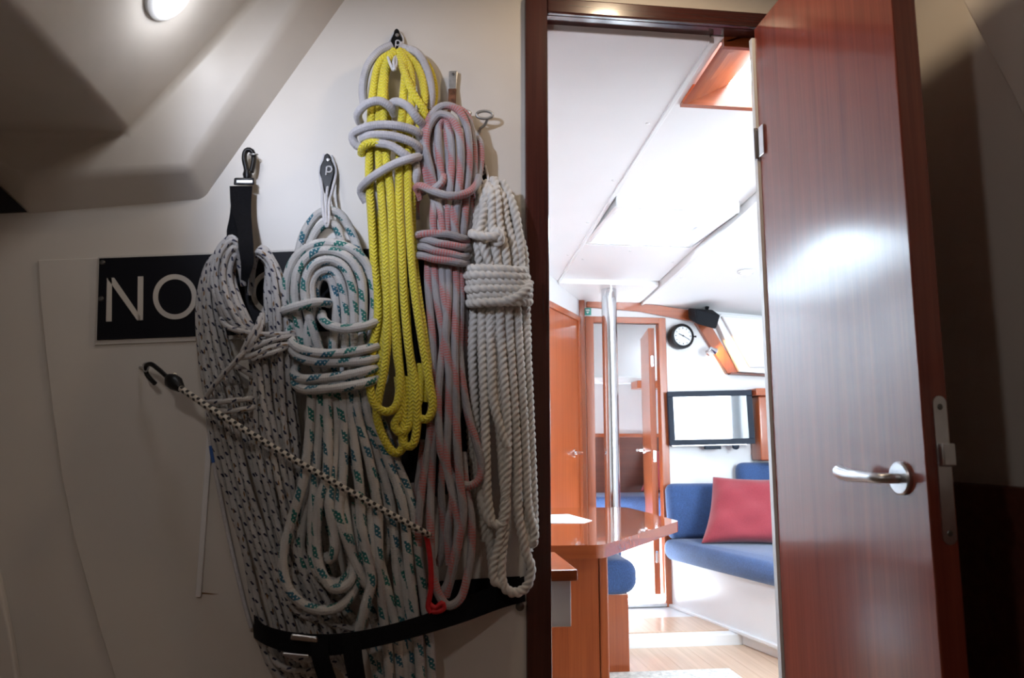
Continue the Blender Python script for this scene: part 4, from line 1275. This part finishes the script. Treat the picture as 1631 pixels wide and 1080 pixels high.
# compression post
po = thing('steel_post', 'polished steel mast post rising behind the table', 'post', (1.091, 4.2, 0), None)
MB().lathe([(0.0435, 0.05), (0.0435, 1.96)], (1.091, 4.2, 0), (0, 0, 1), 40).build('tube', 'steel', po)
MB().lathe([(0.044, 0.058), (0.075, 0.058), (0.075, 0.066), (0.046, 0.070)], (1.091, 4.2, 0), (0, 0, 1), 40).build('foot', 'steel', po)

# table
tb = thing('saloon_table', 'glossy cherry saloon table with cut corners', 'table', (0.55, 2.9, 0), None)
top = round_poly([Vector(p + (0.66,)) for p in ((0.0, 2.30), (0.565, 2.295), (1.040, 2.965), (1.015, 3.64), (0.0, 3.69))], 0.035, 6)
MB().prism(top, (0, 0, 0.04)).build('table_top', 'table', tb, smooth=R(30))
MB().box(0.20, 0.612, 2.56, 2.60, 0.0, 0.66).build('leg_panel', 'cherry', tb)
MB().box(0.614, 0.644, 2.555, 2.605, 0.0, 0.66).build('leg_edge', 'cherry', tb, bevel=0.006)
MB().box(0.20, 0.60, 3.28, 3.32, 0.0, 0.66).build('leg_panel', 'cherry', tb)
pa4 = [atz(870, 820, .7015), atz(905, 819, .7015), atz(943, 829, .7015), atz(930, 833, .7015), atz(870, 833, .7015)]
tag(MB().prism([Vector((p.x, p.y, .7005)) for p in pa4], (0, 0, .0012)).build('paper_sheet', 'paper'), 'white sheet of paper lying on the saloon table', 'paper')

# low counter end just inside the door
ct = thing('galley_counter', 'corner of a low white counter with cherry top left of the table', 'counter', (0.2, 2.1, 0), None)
MB().box(-0.3, 0.408, 1.93, 2.25, 0.66, 0.688).build('counter_top', 'cherry_x', ct, bevel=0.004)
MB().box(-0.3, 0.28, 1.95, 2.20, 0.0, 0.545).build('base', 'white_gloss', ct)
MB().box(-0.3, 0.394, 1.95, 2.22, 0.545, 0.66).build('side_panel', 'white_gloss', ct, bevel=0.003)

# bench beyond the table
bn = thing('bench', 'cherry bench with thick blue cushion partly under the table', 'bench', (0.75, 3.6, 0), None)
MB().box(0.35, 0.957, 3.435, 3.66, 0.0, 0.335).build('base', 'cherry', bn, bevel=0.004)
cushion('seat_cushion', [(0.32, 3.40), (0.998, 3.40), (0.998, 3.68), (0.32, 3.68)], 0.335, 0.485, 0.06, 'blue', bn)

# settee along the starboard side
sf = thing('settee', 'built in settee with blue cushions on a white base', 'sofa', (1.9, 3.6, 0), None)
MB().prism([Vector(p + (0.0,)) for p in ((1.512, YF - .01), (1.707, 3.54), (1.93, 2.48), (2.405, 2.48), (2.405, YF - .01))], (0, 0, 0.335)).build('base', 'white_gloss', sf, bevel=0.004)
MB().prism([Vector(p + (0.05,)) for p in ((1.490, YF - .01), (1.685, 3.53), (1.91, 2.46), (1.935, 2.47), (1.71, 3.55), (1.515, YF - .01))], (0, 0, 0.018)).build('plinth', 'white_gloss', sf, bevel=0.004)
cushion('seat_cushion', [(1.455, 4.475), (1.655, 3.50), (1.88, 2.46), (2.39, 2.46), (2.39, 4.475)], 0.335, 0.448, 0.055, 'blue', sf)
lean_cushion('back_cushion', (1.478, 4.360, 0.452), (1, 0, 0), (0, .10, 1), (0, 1, -.10), 0.40, 0.325, 0.10, 0.05, 'blue', sf)
lean_cushion('back_cushion', (1.925, 4.370, 0.452), (1, 0, 0), (0, .05, 1), (0, 1, -.05), 0.44, 0.445, 0.10, 0.05, 'blue', sf)


def pillow(name, label, corners, thick, nrm, mat='red', seed=1):
    """scatter cushion: two puffed sheets between four corner points"""
    rnd = random.Random(seed)
    a, b, c, d = [Vector(p) for p in corners]      # bottom left, bottom right, top right, top left
    nrm = Vector(nrm).normalized()
    n = 18
    t = thing(name, label, 'cushion', (a + b) / 2, None)
    mb = MB()
    vs, fs = [], []
    ph = [rnd.uniform(0, 6.28) for _ in range(6)]
    for side in (1, -1):
        for i in range(n + 1):
            for j in range(n + 1):
                u, v = i / n, j / n
                cu, cv = (u - .5), (v - .5)
                pinch = 1 - 0.10 * (1 - (2 * cv) ** 2) * abs(2 * cu) ** 3
                pinch2 = 1 - 0.08 * (1 - (2 * cu) ** 2) * abs(2 * cv) ** 3
                uu, vv = .5 + cu * pinch, .5 + cv * pinch2
                p = (a * (1 - uu) + b * uu) * (1 - vv) + (d * (1 - uu) + c * uu) * vv
                h = ((1 - (2 * cu) ** 4) * (1 - (2 * cv) ** 4)) ** .55
                wr_ = .10 * math.sin(9 * u + 5 * v + ph[0]) * (abs(2 * cu) ** 1.5) + .09 * math.sin(17 * v - 6 * u + ph[1]) + .07 * math.sin(13 * (u + v) + ph[2])
                vs.append(p + nrm * side * thick * h * (1 + wr_))
    m = (n + 1) ** 2
    for s_ in (0, 1):
        for i in range(n):
            for j in range(n):
                k = s_ * m + i * (n + 1) + j
                fs.append((k, k + n + 1, k + n + 2, k + 1))
    mb.add(vs, fs)
    o = mb.build('cover', mat, t, smooth=R(180), sub=1)
    rim = [a, b, c, d]
    return t


pillow('scatter_cushion', 'large red scatter cushion leaning on the blue settee', [(1.550, 4.12, .452), (2.12, 3.98, .450), (2.12, 4.20, .81), (1.70, 4.27, .825)], 0.08, (-.1, -1, .35), seed=3)
pillow('scatter_cushion', 'red scatter cushion on the fore cabin berth seen through doorway', [(1.53, 5.16, .675), (1.95, 5.16, .675), (1.93, 5.30, .96), (1.64, 5.30, .97)], 0.05, (0, -1, .3), seed=5)

# berth in the fore cabin
be = thing('berth', 'fore cabin berth with blue mattress seen through the far doorway', 'bed', (1.4, 5.2, 0), None)
MB().box(0.68, 2.18, 5.02, 5.38, 0.0, 0.50).build('base', 'white_gloss', be)
cushion('mattress', [(0.66, 4.98), (2.18, 4.98), (2.18, 5.38), (0.66, 5.38)], 0.50, 0.655, 0.05, 'blue', be)
sh_ = MB().box(1.545, 1.75, 5.20, 5.36, 1.40, 1.455).build('wall_shelf', 'cherry_x', bevel=0.005)
tag(sh_, 'small cherry shelf on the fore cabin wall beside the open door', 'shelf')

# television
tv = thing('television', 'flat black television reflecting daylight on the white bulkhead', 'television', (1.765, 4.45, 1.0), None)
tvc, tvr = Vector((1.768, 4.425, 1.164)), R(-6.6)
tu = Vector((math.cos(tvr), math.sin(tvr), 0.022)).normalized()
tn = tu.cross(Vector((0, 0, 1))).normalized()      # out of the screen, towards the room
tz = tn.cross(tu) * -1
if tz.z < 0:
    tz = -tz
if tn.y > 0:
    tn = -tn
def tvbox(u0, u1, z0, z1, d0, d1):
    m = MB()
    return m.hexa([tvc + tu * u + tn * d + tz * z for z in (z0, z1) for u, d in ((u0, d0), (u1, d0), (u1, d1), (u0, d1))])
hw_, hh_ = 0.258, 0.163
tvbox(-hw_, hw_, -hh_, hh_, -0.018, 0.012).build('body', 'bezel', tv, bevel=0.006)
fr_ = 0.034
for u0, u1, z0, z1 in ((-hw_, hw_, hh_ - fr_, hh_), (-hw_, hw_, -hh_, -hh_ + fr_), (-hw_, -hw_ + fr_, -hh_ + fr_, hh_ - fr_), (hw_ - fr_, hw_, -hh_ + fr_, hh_ - fr_)):
    tvbox(u0, u1, z0, z1, 0.010, 0.020).build('bezel', 'bezel', tv, bevel=0.003)
tvbox(-hw_ + fr_, hw_ - fr_, -hh_ + fr_, hh_ - fr_, 0.010, 0.0145).build('screen', 'screen', tv)
tvbox(-hw_ + .01, hw_ - .05, -hh_ - .006, -hh_ + .002, -0.012, 0.014).build('lower_edge', 'brushed', tv, bevel=0.002)
tvbox(-0.045, 0.055, -hh_ - .028, -hh_ - .004, -0.02, 0.005).build('sensor_bar', 'bezel', tv, bevel=0.004)
MB().lathe([(0, -.012), (.020, -.012), (.020, .006), (.010, .010), (0, .010)], tvc + tu * .145 - tz * (hh_ + .012), tn, 20).build('swivel_knob', 'bezel', tv)
MB().box(1.70, 1.82, 4.43, YF, 1.10, 1.22).build('wall_bracket', 'bezel', tv)

# clock
cl = thing('wall_clock', 'round ship clock with white dial and black case', 'clock', (1.645, YF, 1.675), None)
cc = aty(1088, 535, 4.43)
ca = (Vector((0.0, -1, 0.0)) + Vector((0.12, 0, 0))).normalized()
rim = 0.074
MB().lathe([(0.0, -.07), (rim * 1.0, -.07), (rim * 1.06, -.055), (rim * 1.06, -.01), (rim, 0.0), (rim * .86, 0.004), (rim * .80, -.004), (0, -.004)], cc, ca, 48).build('case', 'black', cl)
dial = MB().lathe([(0, -.003), (rim * .79, -.003), (rim * .79, -.0015), (0, -.0015)], cc, ca, 48).build('dial', 'clock_face', cl)
cu_ = Vector((0, 0, 1)).cross(ca).normalized()
cv_ = ca.cross(cu_) 
if cv_.z < 0:
    cv_ = -cv_
if cu_.x < 0:
    cu_ = -cu_
def onclock(r_, ang, d_):
    return cc + (cu_ * math.sin(ang) + cv_ * math.cos(ang)) * r_ + ca * d_
for k in range(12):
    a_ = 2 * math.pi * k / 12
    MB().tube([onclock(rim * .60, a_, 0.0), onclock(rim * .72, a_, 0.0)], 0.0016 if k % 3 else 0.0024, 6).build('hour_mark', 'black', dial)
MB().tube([onclock(rim * -.15, R(118), .001), onclock(rim * .62, R(118), .001)], 0.0016, 6).build('minute_hand', 'black', dial)
MB().tube([onclock(rim * -.12, R(293), .002), onclock(rim * .42, R(293), .002)], 0.0022, 6).build('hour_hand', 'black', dial)
MB().lathe([(0, 0), (.005, 0), (.005, .004), (0, .004)], cc, ca, 12).build('hub', 'black', dial)
MB().tube([onclock(rim * 1.0, R(90), -.01), onclock(rim * 1.25, R(90), -.008)], [0.004, 0.006], 8).build('latch', 'black', cl)

# loudspeaker under the deckhead
sp = thing('loudspeaker', 'small black loudspeaker tilted under the ceiling beside the clock', 'speaker', aty(1120, 505, 4.40), None)
s0 = [aty(1106, 491, 4.31), aty(1148, 502, 4.31), aty(1141, 525, 4.31), aty(1109, 516, 4.31)]
s1 = [aty(1095, 491, 4.45), aty(1136, 493, 4.45), aty(1132, 516, 4.45), aty(1096, 508, 4.45)]
spc = MB().loft([s0, s1]).build('cabinet', 'speaker', sp, bevel=0.012, seg=3)
g0 = [p.lerp(sum(s0, Vector()) / 4, .14) + Vector((0, -.003, 0)) for p in s0]
MB().prism(g0, (0, 0.006, 0)).build('grille', 'speaker', spc, bevel=0.002)
MB().tube([aty(1126, 491, 4.40), aty(1127, 486, 4.42)], 0.012, 12).build('mount', 'speaker', sp)

# overhead locker to the right of the diagonal trim
lk = thing('overhead_locker', 'white overhead locker with slanted end above the television', 'cabinet', aty(1190, 590, 4.47), None)
MB().prism([aty(1140, 508, 4.44), aty(1178, 592, 4.44), aty(1290, 600, 4.44), aty(1290, 512, 4.44), aty(1150, 500, 4.44)], (0, 0.06, 0)).build('body', 'white', lk, bevel=0.004)
MB().prism([aty(1150, 503, 4.41), aty(1196, 585, 4.41), aty(1285, 584, 4.41), aty(1285, 514, 4.41)], (0, 0.03, 0)).build('door', 'white_gloss', lk, bevel=0.008)
MB().prism([aty(1165, 593, 4.45), aty(1290, 600, 4.45), aty(1290, 603, 4.45), aty(1163, 596, 4.45)], (0, 0.04, 0)).build('lower_edge', 'darkwood', lk)

# reading lamp by the diagonal trim
rl = thing('reading_lamp', 'small chrome reading lamp glowing against the diagonal cherry trim', 'lamp', aty(1130, 560, 4.44), None)
l0 = aty(1137, 558, 4.40)
MB().tube(spline([aty(1128, 566, 4.46), aty(1124, 562, 4.42), aty(1128, 558, 4.40), l0], .006), 0.006, 10).build('arm', 'steel', rl)
MB().lathe([(0.010, -.03), (0.013, -.01), (0.022, .012), (0.020, .012)], l0, (0.6, 0.35, -.25), 20).build('shade', 'steel', rl)
MB().lathe([(0, 0), (.009, 0), (.009, .008), (0, .011)], l0, (0.6, 0.35, -.25), 14).build('bulb', 'read_glow', rl)
lamp_light('reading_lamp_light', 'SPOT', l0 + Vector((.01, .006, -.004)), 5.0, (1.0, 0.62, 0.22), 0.012, l0 + Vector((.06, .035, -.012)), 110, 0.6)

# cherry cabinet at the right end of the bulkhead
cb = thing('wall_cabinet', 'cherry wall cabinet with lipped top right of the television', 'cabinet', (2.2, 4.45, .9), None)
MB().box(2.052, 2.41, 4.36, YF - .002, 0.905, 1.295).build('body', 'cherry', cb, bevel=0.012, seg=3)
MB().box(2.024, 2.41, 4.33, YF - .002, 1.295, 1.340).build('top', 'cherry_x', cb, bevel=0.005)

# small green safety sign by the doorway
gs = thing('safety_sign', 'tiny green and white sign above the far doorway', 'sign', aty(936, 497, YF - .002), None)
gp = [aty(930.5, 491, YF - .001), aty(941.5, 491, YF - .001), aty(941.5, 502, YF - .001), aty(930.5, 502, YF - .001)]
MB().prism(gp, (0, -.003, 0)).build('plate', 'green_sign', gs)
for q0 in ([(933, 493), (939, 493), (939, 495), (933, 495)], [(933.5, 496.5), (938.5, 496.5), (936, 500)]):
    MB().prism([aty(x, y, YF - .0042) for x, y in q0], (0, -.001, 0)).build('mark', 'paper', gs)

# rug
rg = MB()
rg.box(0.80, 1.40, 2.50, 3.39, 0.001, 0.014)
tag(rg.build('rug', 'rug', bevel=0.005), 'cream rug lying on the saloon floor in front of the bench', 'rug')

# unseen lamp body added for the fill light, nearer the viewer
lamp_fixture('ceiling_lamp', 'added unseen round white lamp on the liner nearer the viewer, left of the camera', 'lamp', (-0.534, 0.20, 1.8645), fn, 0.062, 'lamp_glow', 0.014)
lamp_fixture('ceiling_lamp', 'round lamp on the flat ceiling above the doorway, warm light', 'lamp', (0.58, 1.33, 2.40), (0, 0, -1), 0.062, 'down_glow', 0.014)
lamp_fixture('ceiling_lamp', 'added unseen round white lamp on the liner, middle one of its row', 'lamp', (-0.534, 0.80, 1.8645), fn, 0.062, 'lamp_glow', 0.014)  # unseen lamp body added for the spot light on the ropes
